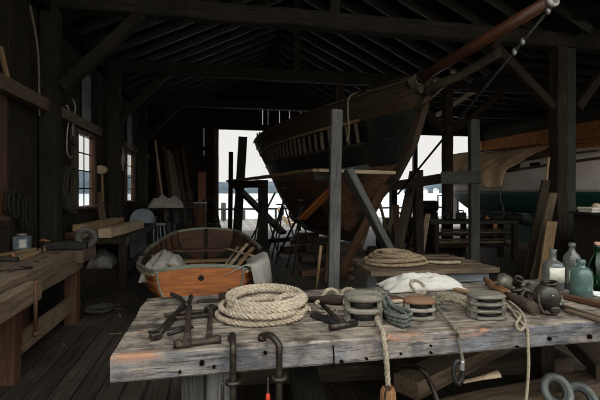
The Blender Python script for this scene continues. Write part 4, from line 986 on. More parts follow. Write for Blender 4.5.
c = on_u(124, 148, UL+.12); m = MB(); m.sheet([[V((UL+.1+.02*math.sin(i+j*.7), c.y-.14+.28*j/6, c.z-.55*i/8)) for j in range(7)] for i in range(9)], .004); tag(m.build_at('pinned_sheet', WHITEC(), c-V((0, 0, .5))), 'white sheet pinned beside the second sash window', 'sheet')
p = on_u(142, 166, UL+.14)
m = MB(); prof = [(.06, .0), (.14, -.06), (.17, -.2), (.16, -.45), (.19, -.72), (.001, -.74)]
m.lathe([(r, z) for r, z in prof], p, 14, Matrix.Diagonal((.55, 1, 1))); o = tag(m.build_at('work_coat', plain('dark_oilskin', (62, 72, 62), (36, 42, 38), rough=.7), p), 'dark green work coat hanging past the second sash window', 'coat')
a = on_u(11, 82, UL+.2); t = thing('wall_bracket', 'small triangular wooden bracket sitting on the wall girt', 'bracket', V((UL+.2, a.y, 2.68)))
for q, r_ in (((0, -.18, 0), (0, .16, .0)), ((0, .16, 0), (0, .0, .3)), ((0, -.18, 0), (0, -.18, .45))): board('strut', V((UL+.1, a.y, 2.70))+V(q), V((UL+.1, a.y, 2.70))+V(r_), .05, .03, 'plank', parent=t)
for i, (px, py, L_, d_) in enumerate(((104, 55, 1.1, 0), (30, 5, 1.3, 0))):
    a = on_u(px, py, UL+.1); m = MB(); m.tube(resample([a, a+V((.05, .1, -L_*.4)), a+V((.02, .22, -L_))], .1), .014, 6); tag(m.build_at('hanging_line', ROPEG(), a), ['thin line hanging by the knee brace above the first sash window', 'thin line hanging high over the closest window'][i], 'rope', 'lines hung from the plate')
# ---------- far workbench beyond the schooner bow
t = thing('machine_bench', 'long dark workbench crowded with machines in front of the white sloop', 'workbench', (5.0, 8.2, 0))
board('top', V((4.45, 8.35, .82)), V((6.35, 8.1, .82)), .6, .07, 'darkgrey', parent=t)
for u in (4.55, 5.4, 6.25):
    for dv in (-.22, .22): board('leg', V((u, 8.33-(u-4.45)*.13+dv, 0)), V((u, 8.33-(u-4.45)*.13+dv, .785)), .1, .1, 'dark', parent=t)
for z in (.3, .55): board('shelf', V((4.5, 8.34, z)), V((6.3, 8.1, z)), .5, .04, 'dark', parent=t)
def mc(px): k = (px-300)/F; d = 8.2; return None
NB = ['black motor housing on the machine bench next to the bright opening', 'black bench vise on the machine bench left of the grey post', 'round black gear case on the machine bench behind the grey post', 'low black box on the machine bench under the hanging lashing', 'black toolbox on the machine bench nearest the leaning planks', 'small dark tin on the machine bench before the green hull']
for i, (px, w, h, rd) in enumerate(((447, .22, .16, 1), (461, .2, .2, 0), (480, .24, .2, 1), (497, .26, .13, 0), (513, .3, .14, 0), (505, .1, .16, 1))):
    c = on_v(px, 215, 8.24-(px-447)*.002); c.z = .855
    t = thing('bench_machine', NB[i], 'machine', c, R.uniform(-.3, .3), 'dark machines on the bench')
    if i == 5: c.y += .16; t.location.y += .16
    m = MB()
    if rd: m.cyl(c+V((0, 0, 0)), c+V((0, 0, h*.8)), w*.42, w*.36, 16)
    else: m.box(c+V((0, 0, h*.4)), (w, w*.7, h*.8), bev=.02)
    m.build('body', BLACKM(), t)
    m = MB()
    if rd: m.cyl(c+V((0, 0, h*.8)), c+V((0, 0, h)), w*.2, w*.16, 12)
    else: m.tube([c+V((-w*.3, 0, h*.8)), c+V((-w*.25, 0, h)), c+V((w*.25, 0, h)), c+V((w*.3, 0, h*.8))], .015, 6)
    m.build('handle' if not rd else 'cap', IRON(), t)
    m = MB(); m.cyl(c+V((-w*.5, 0, h*.4)), c+V((w*.55, 0, h*.4)), .02, seg=8); m.build('shaft', IRON(), t)
for i in range(5):
    u = 4.6+.05*i; z = (.35 if i < 3 else .57+0)+.03*(i % 3); z = (.32+.045*i) if i < 3 else .57+.045*(i-3)
    board('stored_batten', V((u, 8.3-.08*(i % 2), z+.02)), V((6.0+.1*i, 8.12-.08*(i % 2), z+.02)), .12, .035, ['stem', 'bench', 'brown', 'bench', 'stem'][i], ['lowest batten on the bottom shelf of the machine bench', 'tan batten in the middle of the bottom shelf stack', 'red brown batten topping the bottom shelf stack', 'tan batten on the upper shelf of the machine bench', 'dark batten on top of the upper shelf stack'][i], 'batten', 'battens on the machine bench shelves')
# stacks and frames between stem and aisle post
for i, (x0, y0, x1, y1, d, w, mt) in enumerate(((420, 262, 428, 214, 8.6, .1, 'pale'), (398, 252, 396, 205, 9.2, .14, 'brown'), (405, 250, 411, 200, 9.8, .12, 'dark'), (386, 246, 394, 206, 10.5, .1, 'pale'), (415, 258, 413, 218, 9.2, .14, 'dark'))):
    post('lean_board', g0(x0, d), at(x1, y1, d+.3), w, .05, mt, ['pale board leaning just right of the dark staging post', 'red brown board standing under the schooner stem', 'dark board standing before the water opening', 'pale short board standing behind the forefoot', 'dark board standing beside the pale leaning board'][i], 'board', grp='boards under the schooner bow')
for i, (px, d, w, h, z) in enumerate(((405, 11.0, .7, .5, 0), (425, 10.2, .5, .85, 0), (395, 12.0, .6, .7, 0))):
    c = V((*at(px, 190, d).xy, 0)); t = thing('crate', ['low dark crate beyond the schooner forefoot', 'tall dark crate beside the square aisle post', 'dark crate far under the schooner bow'][i], 'crate', c, .2, 'crates beyond the bow')
    m = MB(); m.box(c+V((0, 0, h/2)), (w, .4, h)); m.build('box', Wd('dark'), t)
    for zz in (.15, h-.12): m = MB(); m.box(c+V((0, -.215, zz)), (w+.02, .03, .08)); m.build('slat', Wd('darkgrey'), t)
t = thing('winch', 'dark iron winch standing on the wharf side of the aisle post', 'winch', V((*at(426, 190, 11.6).xy, 0))); c = t.location.copy()
m = MB(); m.box(c+V((0, 0, .45)), (.5, .4, .9)); m.build('stand', Wd('dark'), t)
m = MB(); m.cyl(c+V((-.3, 0, 1.05)), c+V((.3, 0, 1.05)), .16); m.build('barrel', BLACKM(), t)
m = MB(); m.tube([c+V((.3, 0, 1.05)), c+V((.36, 0, 1.05)), c+V((.36, .0, 1.35)), c+V((.5, 0, 1.35))], .02, 8); m.build('crank', IRON(), t)
# leaning planks at the twin post
for i, (x0, y0, x1, y1, w, mt) in enumerate(((527, 277, 546, 180, .15, 'stem'), (534, 281, 553, 193, .15, 'bench'), (542, 284, 552, 222, .15, 'plank'))):
    a = on(x0, y0, 0); b = at(x1, y1, F*1.5/(y0-190)-.35); a.z = .02
    board('tall_plank', a, b, w, .045, mt, ['dark tall plank leaning on the twin post, outermost of three', 'tan tall plank leaning in the middle of three at the twin post', 'pale shorter plank leaning in front at the twin post'][i], 'plank', 'planks leaning at the twin post')
for i, (x0, y0, x1, y1) in enumerate(((534, 262, 549, 157), (578, 250, 572, 190), (586, 250, 578, 205), (592, 246, 586, 208))):
    d = 7.2+.3*i; rod('pole', g0(x0, d), at(x1, y1, d-.2), .02, ['plank', 'bench', 'stem', 'bench'][i], ['thin tan pole leaning across the twin post', 'thin tan pole standing right of the twin post', 'dark thin pole second right of the twin post', 'short tan pole third right of the twin post'][i], 'pole', 'thin poles at the twin post')
t = thing('dark_cabinet', 'low dark cabinet behind the glass bottles, below the sloop', 'cabinet', V((5.9, 5.0, 0))); c = t.location.copy()
m = MB(); m.box(c+V((0, 0, .575)), (1.5, .5, 1.15)); m.build('carcass', Wd('dark'), t)
for dx in (-.37, .37):
    m = MB(); m.box(c+V((dx, -.26, .55)), (.7, .03, .9)); dd = m.build('door', Wd('dark', 'Z'), t); m = MB(); m.ball(c+V((dx*.2, -.29, .6)), .02); m.build('knob', IRON(), dd)
m = MB(); m.box(c+V((0, 0, 1.17)), (1.6, .58, .04)); m.build('top', Wd('darkgrey'), t)
c = on_v(594, 214, 4.95); c.z = 1.19; t = thing('enamel_tray', 'white enamel tray on the dark cabinet at the frame edge', 'tray', c)
m = MB(); m.box(c+V((0, 0, .015)), (.3, .22, .03)); m.build('base', plain('enamel', (216, 208, 196), (190, 180, 166), rough=.4), t)
m = MB(); m.tube([c+V((x, y, .05)) for x, y in ((-.15, -.11), (.15, -.11), (.15, .11), (-.15, .11))], .02, 8, closed=True, smooth=False); m.build('rim', plain('enamel', (216, 208, 196)), t)
m = MB(); m.ball(c+V((.04, 0, .085)), .055, (1.1, 1, .8)); tag(m.build_at('sponge', plain('sponge', (196, 176, 150), (150, 130, 106), scale=30), c+V((.04, 0, .03))), 'pale sponge resting in the enamel tray', 'sponge')
# floor litter
for i in range(16):
    c = on(R.choice((70, 85, 100, 110, 118, 60, 300, 320)) + R.uniform(-14, 14), R.uniform(318, 362) if i % 2 else R.uniform(290, 330), 0); c.z = .006
    if c.x < -1.5 and c.y < 5.3: c.x += .5
    a = R.uniform(0, 3); L_ = R.uniform(.06, .16); d = V((math.cos(a)*L_, math.sin(a)*L_, 0))
    board('wood_chip', c, c+d, R.uniform(.015, .03), .008, R.choice(('stem', 'bench', 'darkgrey')), 'small wood chip among others scattered on the floor by the benches', 'wood chip', 'wood chips on the floor', jit=.002, ch=.002)

# small things that fill the dark between the schooner bow and the machine bench
for i, (px, d, h, r, k) in enumerate(((383, 9.6, .55, .16, 0), (411, 8.4, .42, .14, 1), (394, 8.5, .42, .13, 0), (372, 8.9, .3, .12, 1), (447, 7.6, .35, .13, 0), (462, 7.7, .28, .11, 1))):
    c = g0(px, d); t = thing('keg', ['dark keg behind the schooner forefoot', 'iron hooped pail beneath the schooner stem', 'dark keg standing before the red brown board under the stem', 'low iron pail beside the keel blocks', 'dark keg on the floor before the machine bench', 'small iron pail on the floor before the machine bench'][i], 'keg' if not k else 'pail', c, 0, 'kegs and pails under the bow')
    m = MB(); m.lathe([(r*.85, 0), (r, h*.3), (r*1.04, h*.5), (r, h*.75), (r*.88, h), (r*.8, h), (r*.8, h-.03), (.001, h-.03)], c, 18); m.build('body', [Wd('dark', 'Z'), IRON()][k], t)
    for zz in (.25, .75): m = MB(); m.tube([c+V((r*1.03*math.cos(a), r*1.03*math.sin(a), h*zz)) for a in [j*2*PI/18 for j in range(18)]], .009, 6, closed=True); m.build('hoop', RUST(), t)
for i, (x0, y0, x1, y1, d, mt) in enumerate(((360, 250, 378, 196, 9.6, 'pale'), (392, 248, 380, 204, 10.2, 'plank'), (404, 246, 422, 208, 8.9, 'stem'), (416, 250, 400, 212, 9.5, 'bench'))):
    post('scrap_batten', g0(x0, d), at(x1, y1, d+.2), .07, .03, mt, ['pale scrap batten slanting behind the forefoot', 'tan scrap batten crossing behind the red brown shore', 'dark scrap batten slanting toward the aisle post', 'worn scrap batten crossing beneath the stem'][i], 'batten', grp='scrap battens under the bow')

c = on(100, 312, 0); pts = []
for k in range(4):
    for j in range(12): a = j*2*PI/12; pts.append(c+V(((.10+.02*k)*math.cos(a)+R.uniform(-.02, .02), (.13+.02*k)*math.sin(a), .014+.012*k)))
m = MB(); m.tube(resample(pts, .04), .011, 6); tag(m.build_at('floor_rope', rope_mat('tarred_rope', (96, 92, 78), (60, 56, 46)), c), 'small dark rope coil dropped on the floor past the carpenter bench leg', 'rope')
# ================================================================ THE BIG TIMBER TABLE IN FRONT
TZ = .8
def T(px, py, dz=0): p = on(px, py, TZ); p.z = TZ+dz; return p
def timber_front():
    """the table timber whose front arris is chipped to raw wood"""
    base = Wd('table'); m = base.copy(); m.name = 'table_front_wood'; nt = m.node_tree; L = nt.links.new
    b = nt.nodes['Principled BSDF']; src = b.inputs['Base Color'].links[0].from_socket
    tc = _n(nt, 'ShaderNodeTexCoord'); mp = _n(nt, 'ShaderNodeMapping'); mp.inputs['Scale'].default_value = (1, 4, 3); L(tc.outputs['Object'], mp.inputs[0])
    n = _n(nt, 'ShaderNodeTexNoise', Scale=5.5, Detail=6.0, Roughness=.7); L(mp.outputs[0], n.inputs['Vector'])
    n2 = _n(nt, 'ShaderNodeTexNoise', Scale=2.2, Detail=5.0, Roughness=.7); n2.inputs['Distortion'].default_value = .8; L(tc.outputs['Object'], n2.inputs['Vector'])
    sp = _n(nt, 'ShaderNodeSeparateXYZ'); L(tc.outputs['Object'], sp.inputs[0])
    # weathered old blue-grey paint left on the front face (local -Y or +Y side)
    fy = _n(nt, 'ShaderNodeMath', operation='ABSOLUTE'); L(sp.outputs[1], fy.inputs[0])
    face = _n(nt, 'ShaderNodeMath', operation='GREATER_THAN'); L(fy.outputs[0], face.inputs[0]); face.inputs[1].default_value = .155
    pm = _ramp(nt, n2.outputs['Fac'], [(.38, (.9, .9, .9)), (.60, (.35, .35, .35))])
    fm = _n(nt, 'ShaderNodeMath', operation='MULTIPLY'); L(face.outputs[0], fm.inputs[0]); L(pm, fm.inputs[1])
    pc = _ramp(nt, n.outputs['Fac'], [(.36, rgba((40, 41, 44))), (.60, rgba((112, 115, 121)))])
    c = _mix(nt, fm.outputs[0], src, pc)
    # raw splits along the arris
    ez = _n(nt, 'ShaderNodeMapRange'); L(sp.outputs[2], ez.inputs['Value']); ez.inputs['From Min'].default_value = .015; ez.inputs['From Max'].default_value = .05
    em = _n(nt, 'ShaderNodeMath', operation='MULTIPLY'); L(ez.outputs[0], em.inputs[0])
    ef = _n(nt, 'ShaderNodeMapRange'); L(fy.outputs[0], ef.inputs['Value']); ef.inputs['From Min'].default_value = .11; ef.inputs['From Max'].default_value = .15; L(ef.outputs[0], em.inputs[1])
    rm = _ramp(nt, n2.outputs['Fac'], [(.60, (0, 0, 0)), (.64, (1, 1, 1))])
    def mth(op, x, y=None):
        q = _n(nt, 'ShaderNodeMath', operation=op)
        for i, v in enumerate((x, y)):
            if v is None: continue
            if hasattr(v, 'is_linked'): L(v, q.inputs[i])
            else: q.inputs[i].default_value = v
        return q.outputs[0]
    wear = None                                # where the arris has split: near the end, and twice along the middle
    for cx, hw in ((.10, .14), (1.32, .20), (1.66, .22), (2.5, .12)):
        w1 = mth('SUBTRACT', 1.0, mth('DIVIDE', mth('ABSOLUTE', mth('SUBTRACT', sp.outputs[0], cx)), hw))
        wear = w1 if wear is None else mth('MAXIMUM', wear, w1)
    wear = mth('MULTIPLY', mth('MINIMUM', mth('MAXIMUM', wear, 0.0), .6), 1.0)
    rm = _ramp(nt, mth('ADD', n.outputs['Fac'], mth('MULTIPLY', wear, .3)), [(.62, (0, 0, 0)), (.72, (1, 1, 1))])
    e2 = _n(nt, 'ShaderNodeMath', operation='MULTIPLY'); L(em.outputs[0], e2.inputs[0]); L(rm, e2.inputs[1])
    c = _mix(nt, e2.outputs[0], c, rgba((156, 114, 86)))
    L(c, b.inputs['Base Color']); return m
tb = thing('timber_table', 'massive weathered timber work table in front, strewn with rope and tackle', 'table', (1.2, 2.4, 0))
def slab(v0, v1, ua, ub, mat, jit):
    m = MB(); L_ = ub-ua; n = 60; rings = []; w = v1-v0
    for i in range(n+1):
        x = L_*i/n; e = .008*nz((x*5, v0*9, 1))+.004*nz((x*21, v0, 4)); e2 = .006*nz((x*6, v1*9, 2)); zt = .004*nz((x*4, v0*3, 7))
        cs = [(w/2+e2, .05), (w/2-.008, .0575+zt), (w/6, .0575+zt*.6), (-w/6, .0575-zt*.5), (-w/2+.010+max(0, e)*1.5, .0575+zt), (-w/2-e*.6, .047+min(0, e)), (-w/2-e*.4, 0), (-w/2-e, -.048), (-w/2+.01, -.0575), (w/2-.01, -.0575)]
        ex = (.012*nz((v0*5, i, 3)) if i in (0, n) else 0)
        rings.append([m.b.verts.new(V((x+ex+(.01*nz((q[0]*20, v0, 5)) if i == 0 else 0), q[0], q[1]))) for q in cs])
    for i in range(n):
        for k in range(10): m._face((rings[i][k], rings[i][(k+1) % 10], rings[i+1][(k+1) % 10], rings[i+1][k]))
    m._face(rings[0][::-1]); m._face(rings[-1])
    o = m.build('top_plank', mat, None); o.parent = tb; o.matrix_basis = wm(tb).inverted() @ Matrix.Translation(V((ua, (v0+v1)/2, TZ-.0575))); return o
slab(1.885, 2.205, -.43, 2.95, timber_front(), 0); slab(2.215, 2.545, -.425, 2.95, Wd('table'), 0); slab(2.553, 2.87, -.435, 2.95, Wd('table'), 0)
for u, v, w, t, mt, ro in ((-.10, 2.02, .10, .10, 'darkgrey', 0), (.02, 2.03, .13, .06, 'grey', 0), (-.1, 2.7, .1, .1, 'darkgrey', 0), (2.45, 2.78, .12, .12, 'dark', 0), (2.5, 2.05, .12, .12, 'darkgrey', 0)):
    board('leg', V((u, v, 0)), V((u, v, TZ-.118)), w, t, mt, parent=tb)
for i, (px, py, r) in enumerate(((202, 362, .011), (214, 366, .007), (180, 371, .006), (265, 352, .008), (341, 361, .009), (366, 358, .006), (400, 353, .006), (430, 352, .006), (548, 338, .01), (588, 336, .012), (430, 345, .005), (516, 346, .006))):
    k = on_v(px, py, 1.888); m = MB(); m.cyl(V((k.x, 1.872, k.z)), V((k.x, 1.9, k.z)), r, seg=10); m.build('hole_shade_plug', plain('recess_shade_black', (14, 13, 12), bump=0, spec=0), tb)  # black plugs whose colour stands for the shade inside holes
board('crack', on_v(333.5, 345, 1.881), on_v(333.5, 369, 1.881), .006, .004, plain('recess_shade_black', (14, 13, 12), bump=0), parent=tb, jit=.002)  # black strip painted as the shade in a vertical notch
# ---------- timbers stowed underneath
for i, (a, b, w, h, mt) in enumerate((((.2, 3.35, .06), (2.9, 3.05, .06), .22, .12, 'stem'), ((1.25, 2.62, .18), (2.9, 3.5, .18), .2, .12, 'bench'), ((.3, 2.55, .05), (1.7, 2.45, .05), .2, .10, 'darkgrey'),
        ((1.0, 2.25, .15), (2.75, 2.5, .15), .2, .10, 'bench'), ((2.64, 2.35, .26), (3.1, 3.3, .30), .22, .1, 'stem'), ((.55, 2.3, .16), (.62, 3.0, .20), .2, .06, 'darkgrey'))):
    board('stowed_timber', a, b, w, h, mt, ['long tan timber stowed on the floor behind the table legs', 'brown timber stowed slanting under the table toward the bottles end', 'grey timber stowed flat under the middle of the table', 'tan timber lying across the others under the table', 'tan timber on top of the stack under the bottles', 'grey board stub lying across the stowed timbers'][i], 'timber', 'timbers stowed under the table', jit=.006)
a = at(421, 369, 2.5); b = at(437, 400, 2.55); m = MB(); m.tube(resample([at(400, 366, 2.7), a, at(430, 383, 2.5), at(437, 400, 2.45), at(440, 420, 2.4)], .03), .016, 8)
tag(m.build_at('bent_iron', IRON(), at(440, 420, 2.4)), 'bent dark iron bar curving down under the table beside the wooden bullseye', 'iron bar')
p0 = at(463, 382, 2.42); p1 = at(499, 374, 2.42); m = MB(); m.tube([p0, p0+(p1-p0)*.5, p0+(p1-p0)*.8, p1], [.014, .017, .026, .03], 10, flat=.6)
tag(m.build_at('wooden_fid', Wd('pale'), p0), 'pale wooden fid with a flared end sticking out under the table', 'fid')
for i, (px, py, d, r) in enumerate(((557, 391, 2.55, .085), (582, 402, 2.6, .10), (540, 403, 2.75, .08))):
    c = at(px, py, d); t = thing('hose_coil' if i else 'rubber_ring', ['grey rubber ring standing upright under the bottles end of the table', 'dark hose coil lying below the rubber ring at the frame corner', 'small dark hose coil half behind the rubber ring'][i], 'ring' if not i else 'hose', c-V((0, 0, r)), 0)
    rr = [c+V((r*math.cos(a), .5*r*math.sin(a), .85*r*math.sin(a))) for a in [k*2*PI/28 for k in range(28)]]
    m = MB(); m.tube(rr, .022, 8, closed=True); m.build('outer_ring', plain('grey_rubber', (108, 112, 106), (70, 74, 70), rough=.5), t)
    m = MB(); m.tube([c+(q-c)*.72+V((0, .01, 0)) for q in rr], .016, 8, closed=True); m.build('inner_ring', plain('dark_rubber', (46, 50, 48), (30, 32, 30), rough=.5), t)
# ---------- clamps on the front arris
def clamp(name, lab, u, z0, z1, side, tip):
    t = thing(name, lab, 'clamp', (u, 1.86, z0), 0, 'iron clamps on the table front')
    pts = [V(tip), V(tip)*.5+V((u, 1.855, z1-.006))*.5+V((0, 0, .012)), V((u, 1.855, z1-.028)), V((u, 1.852, z1-.06)), V((u, 1.852, z0+.06)), V((u, 1.855, z0))]
    m = MB(); m.tube(resample(pts, .012), .0155, 10); m.tube([V(tip)-V((0, 0, .026)), V(tip)+V((0, 0, .004))], .02, 10); m.build('frame', IRON(), t)
    m = MB(); m.tube([V((u+.026*math.cos(a), 1.852+.022*math.sin(a), .662)) for a in [k*2*PI/16 for k in range(16)]], .011, 6, closed=True); m.build('collar', IRON(), t)
    m = MB(); a = V((u, 1.855, z0)); b = V((u+side*.045, 1.87, z0)); m.tube([a, b], .014, 8); m.build('lower_arm', IRON(), t)
    m = MB(); m.cyl(V((b.x, b.y+.02, z0-.02)), V((b.x, b.y+.02, .655)), .006, seg=8); s = m.build('screw', IRON(), t)
    m = MB(); m.lathe([(.004, .11), (.010, .10), (.012, .06), (.010, .01), (.012, -.02), (.001, -.03)], V((b.x, b.y+.02, z0-.0)), 12); h = m.build('handle', plain('red_paint', (206, 62, 34), (170, 44, 26), rough=.4, bump=.05), t); h['label'] = 'orange red painted handle'
c = on_v(233, 360, 1.855); clamp('iron_clamp', 'iron clamp gripping the table front, nearer the two legs', c.x, .455, .845, -1, (c.x, 1.97, .824))
c = on_v(279, 360, 1.855); clamp('iron_clamp', 'iron clamp gripping the table front below the big rope coil', c.x, .475, .835, -1, (c.x-.065, 1.95, .822))
# ---------- the big coil of manila
c0 = T(265, 315); pts = []; rr = .0165
lay = [(.25, 0), (.21, 0), (.17, 0), (.24, 1), (.19, 1), (.225, 1.9), (.15, 1), (.2, 2.1), (.215, 2.9)]
for k, (r, l) in enumerate(lay):
    ox, oy, ph, tl = R.uniform(-.022, .022), R.uniform(-.02, .02), R.uniform(0, 6), R.uniform(0, .024)
    if l > 1.5: ox += .008; oy += .012*l
    for j in range(20):
        a = j*2*PI/20; f = j/20; nr = lay[min(k+1, len(lay)-1)]; q = r+(nr[0]-r)*f**4; ll = l+(nr[1]-l)*f**4
        q *= 1+.04*math.sin(2*a+ph)
        pts.append(c0+V((q*math.cos(a)+ox, .96*q*math.sin(a)+oy, rr+ll*.029+tl*(1+math.sin(a+ph))*.5*min(1, l)+.002*R.random())))
pts += [c0+V((.10, .0, .10)), c0+V((.02, -.09, .06)), c0+V((-.09, -.06, .03))]
m = MB(); m.strand(pts, rr, .085); tag(m.build_at('rope_coil', ROPE(), c0), 'big coil of thick pale laid rope on the table top', 'rope')
# ---------- irons at the table end
def bar(m, pts, r, flat=1.0, seg=8): m.tube(pts, r, seg, flat=flat)
c = T(196, 330); t = thing('sash_cramp', 'rusty iron cramp of crossed bars lying on the table by the coil', 'cramp', c)
for nm, x0, y0, x1, y1, r in (('cross_bar', 189, 314, 187, 349, .015), ('cross_bar', 211, 313, 209, 344, .013), ('foot_bar', 176, 349, 219, 343, .014), ('slide_bar', 164, 318, 219, 312, .009), ('slide_bar', 166, 322, 216, 317, .009)):
    a = T(x0, y0, .016 if nm != 'cross_bar' else .036); b = T(x1, y1, .016 if nm != 'cross_bar' else .03); m = MB(); m.tube([a, a+(b-a)*.25, a+(b-a)*.75, b], [r*1.25, r, r, r*1.3], 8, smooth=nm != 'foot_bar'); m.build(nm, RUST(), t)
for x, y in ((178, 348), (217, 343)): m = MB(); m.lathe([(.004, 0), (.02, .002), (.02, .03), (.004, .034)], T(x, y, .002), 10); m.build('swivel_foot', RUST(), t)
m = MB(); a = T(211, 316, .03); m.box(a, (.07, .045, .05), Matrix.Rotation(.7, 3, 'Z')); m.build('sliding_head', IRON(), t)
t = thing('monkey_wrench', 'long dark iron wrench slanting across the end of the table', 'wrench', T(170, 324))
m = MB(); a = T(157, 339, .016); b = T(184, 309, .018); m.tube([a, a+(b-a)*.3, a+(b-a)*.7, b], [.016, .02, .017, .02], 8); m.build('shaft', IRON(), t)
m = MB(); m.box(a+V((-.005, -.01, .004)), (.05, .05, .03), Matrix.Rotation(.5, 3, 'Z')); m.build('jaw', IRON(), t)
m = MB(); m.tube([T(148, 333, .006), T(166, 331, .008), T(188, 327, .008), T(192, 329, .006)], .012, 6, flat=.4); m.tube([T(168, 336, .01), T(192, 329, .012)], .014, 6, flat=.5); tag(m.build_at('iron_strap', BLACKM(), T(168, 332)), 'black iron strap lying between the wrench and the cramp', 'strap')
m = MB(); bar(m, resample([T(172, 297, .018), T(180, 303, .03), T(186, 309, .026), T(189, 306, .02), T(191, 299, .018)], .01), .014); tag(m.build_at('cargo_hook', IRON(), T(182, 304)), 'dark curved cargo hook on the far corner of the table', 'hook')
m = MB(); m.span(T(197, 303.5, .001), T(197, 303.5, .001)+V((.2, .035, .014)), bev=.003); tag(m.build_at('flat_iron', IRON(), T(212, 303)), 'flat dark iron bar beside the cargo hook', 'iron bar')
c = T(231, 301); t = thing('block_plane', 'dark wooden block plane standing behind the big coil', 'plane', c, .1)
m = MB(); m.box(c+V((0, 0, .03)), (.15, .055, .045), Matrix.Rotation(.1, 3, 'Z')); m.build('body', Wd('dark'), t)
m = MB(); m.box(c+V((.01, 0, .06)), (.06, .03, .02), Matrix.Rotation(.4, 3, 'Y')); m.build('blade', IRON(), t)
# ---------- pulley blocks
def pulley(lab, c, rz, L_, W_, H_, n, mat, top=None, rope_hook=False):
    t = thing('pulley_block', lab, 'pulley block', c, rz, 'wooden pulley blocks on the table'); Mr = Matrix.Translation(c) @ Matrix.Rotation(rz, 4, 'Z')
    ck = H_/(n+1)*.54; gap = (H_-ck*(n+1))/n
    oval = [(L_/2*(abs(math.cos(a))**.85)*(1 if math.cos(a) > 0 else -1), W_/2*(abs(math.sin(a))**.75)*(1 if math.sin(a) > 0 else -1)) for a in [k*2*PI/36 for k in range(36)]]
    for k in range(n+1):
        z = k*(ck+gap); m = MB()
        rings = []
        edge = (((.93, 0), (1, ck*.3), (1, ck*.7), (.95, ck)) if k < n else ((.94, 0), (1, ck*.35), (.97, ck*.8), (.86, ck*1.15), (.5, ck*1.35), (.02, ck*1.4)))
        for s, dz in edge: rings.append([m.b.verts.new(Mr @ V((x*s, y*s, z+dz))) for x, y in oval])
        for A, B in zip(rings, rings[1:]):
            for i in range(36): m._face((A[i], A[(i+1) % 36], B[(i+1) % 36], B[i]), k == n)
        m._face(rings[0][::-1]); m._face(rings[-1])
        m.build('cheek', top if (top and k == n) else mat, t)
    for k in range(n):
        z = k*(ck+gap)+ck; m = MB(); m.lathe([(.01, .002), (W_*.42, .002), (W_*.36, gap*.5), (W_*.42, gap-.002), (.01, gap-.002)], Mr @ V((0, 0, z)), 20); m.build('sheave', BLACKM(), t)
    for sx in (-1, 1):
        m = MB(); p = [Mr @ V((sx*L_*.40, y, 0)) for y in (-W_*.2, W_*.2)]
        m.prism([(sx*L_*.34, -W_*.26), (sx*L_*.47, -W_*.17), (sx*L_*.47, W_*.17), (sx*L_*.34, W_*.26)], ck*.2, H_-ck*.3, Mr); m.build('spacer', mat, t)
    m = MB(); m.tube([Mr @ V((0, 0, -.0)), Mr @ V((0, 0, H_+ck*.35))], .011, 10); m.build('pin', IRON(), t)
    m = MB(); m.tube(resample([Mr @ V(q) for q in ((L_*.48, 0, H_*.2), (L_*.5, 0, H_*.5), (L_*.48, 0, H_*.8))], .01), .012, 6, flat=.5); m.build('strop', IRON(), t)
    return t
bw = Wd('blockw'); bb = Wd('blockb')
pulley('grey wooden pulley block nearest the big rope coil', T(363, 322), -.25, .205, .18, .15, 2, bw)
pulley('pulley block with a red brown top, in the middle of the three', T(419, 317.5), -.2, .175, .14, .105, 2, bw, bb)
pulley('large pale grey pulley block of four plates at the bottles end', T(486, 317), -.12, .205, .15, .13, 3, bw)
# ropes and bits around them
def rope(name, pts, r, mat, lab, strands=False, cat='rope', grp=None):
    m = MB()
    if strands: m.strand(pts, r)
    else: m.tube(resample(pts, .02), r, 8)
    return tag(m.build_at(name, mat, V(pts[0])), lab, cat, grp)
c = T(322, 303); t = thing('marlinspike', 'dark tapered wooden spike lying between the coil and the grey block', 'spike', c)
m = MB(); a = T(304, 302, .02); b = T(343, 305, .03); m.tube([a, a+(b-a)*.35, a+(b-a)*.75, b], [.014, .018, .034, .028], 12); m.build('body', Wd('dark'), t)
m = MB(); m.tube([a-(b-a)*.16, a], [.008, .014], 10); m.build('tip', IRON(), t)
def loop(c, rx, rz_, ry=.02, rot=0, n=14, a0=0, a1=2*PI):
    return [c+V((rx*math.cos(a)*math.cos(rot), rx*math.cos(a)*math.sin(rot)+ry*math.sin(a), rz_*math.sin(a))) for a in [a0+(a1-a0)*k/n for k in range(n+1)]]
rope('rope_strop', [T(316, 305, .012)]+loop(T(331, 301, .02), .055, .05, .02, .2, 12, PI, 0)+[T(344, 305, .014), T(352, 310, .013)], .0125, ROPE(), 'rope strop arched over the dark wooden spike', True)
rope('rope_grommet', loop(T(349, 302, .042), .058, .034, .03, .3, 18, -.3, 2*PI-.2), .0125, ROPEP(), 'round rope grommet standing behind the grey block', True)
rope('cord', [T(318, 312, .008), T(338, 316, .008), T(334, 326, .008), T(336, 310, .008), T(322, 318, .008)], .006, ROPEP(), 'thin pale cord straggling over the steel wedge')
a = T(326, 321); m = MB(); m.box(a+V((0, 0, .012)), (.20, .06, .018), Matrix.Rotation(2.1, 3, 'Z')); tag(m.build_at('steel_wedge', BLACKM(), a), 'flat dark steel wedge beside the big rope coil', 'wedge')
t = thing('hammer', 'small hammer with a dark handle lying before the grey block', 'hammer', T(333, 322))
m = MB(); m.tube([T(322, 308, .022), T(343, 328, .018)], .012, 8); m.build('handle', Wd('dark'), t)
m = MB(); m.tube([T(330, 331, .018), T(357, 326.5, .018)], [.018, .014], 8); m.build('head', IRON(), t)
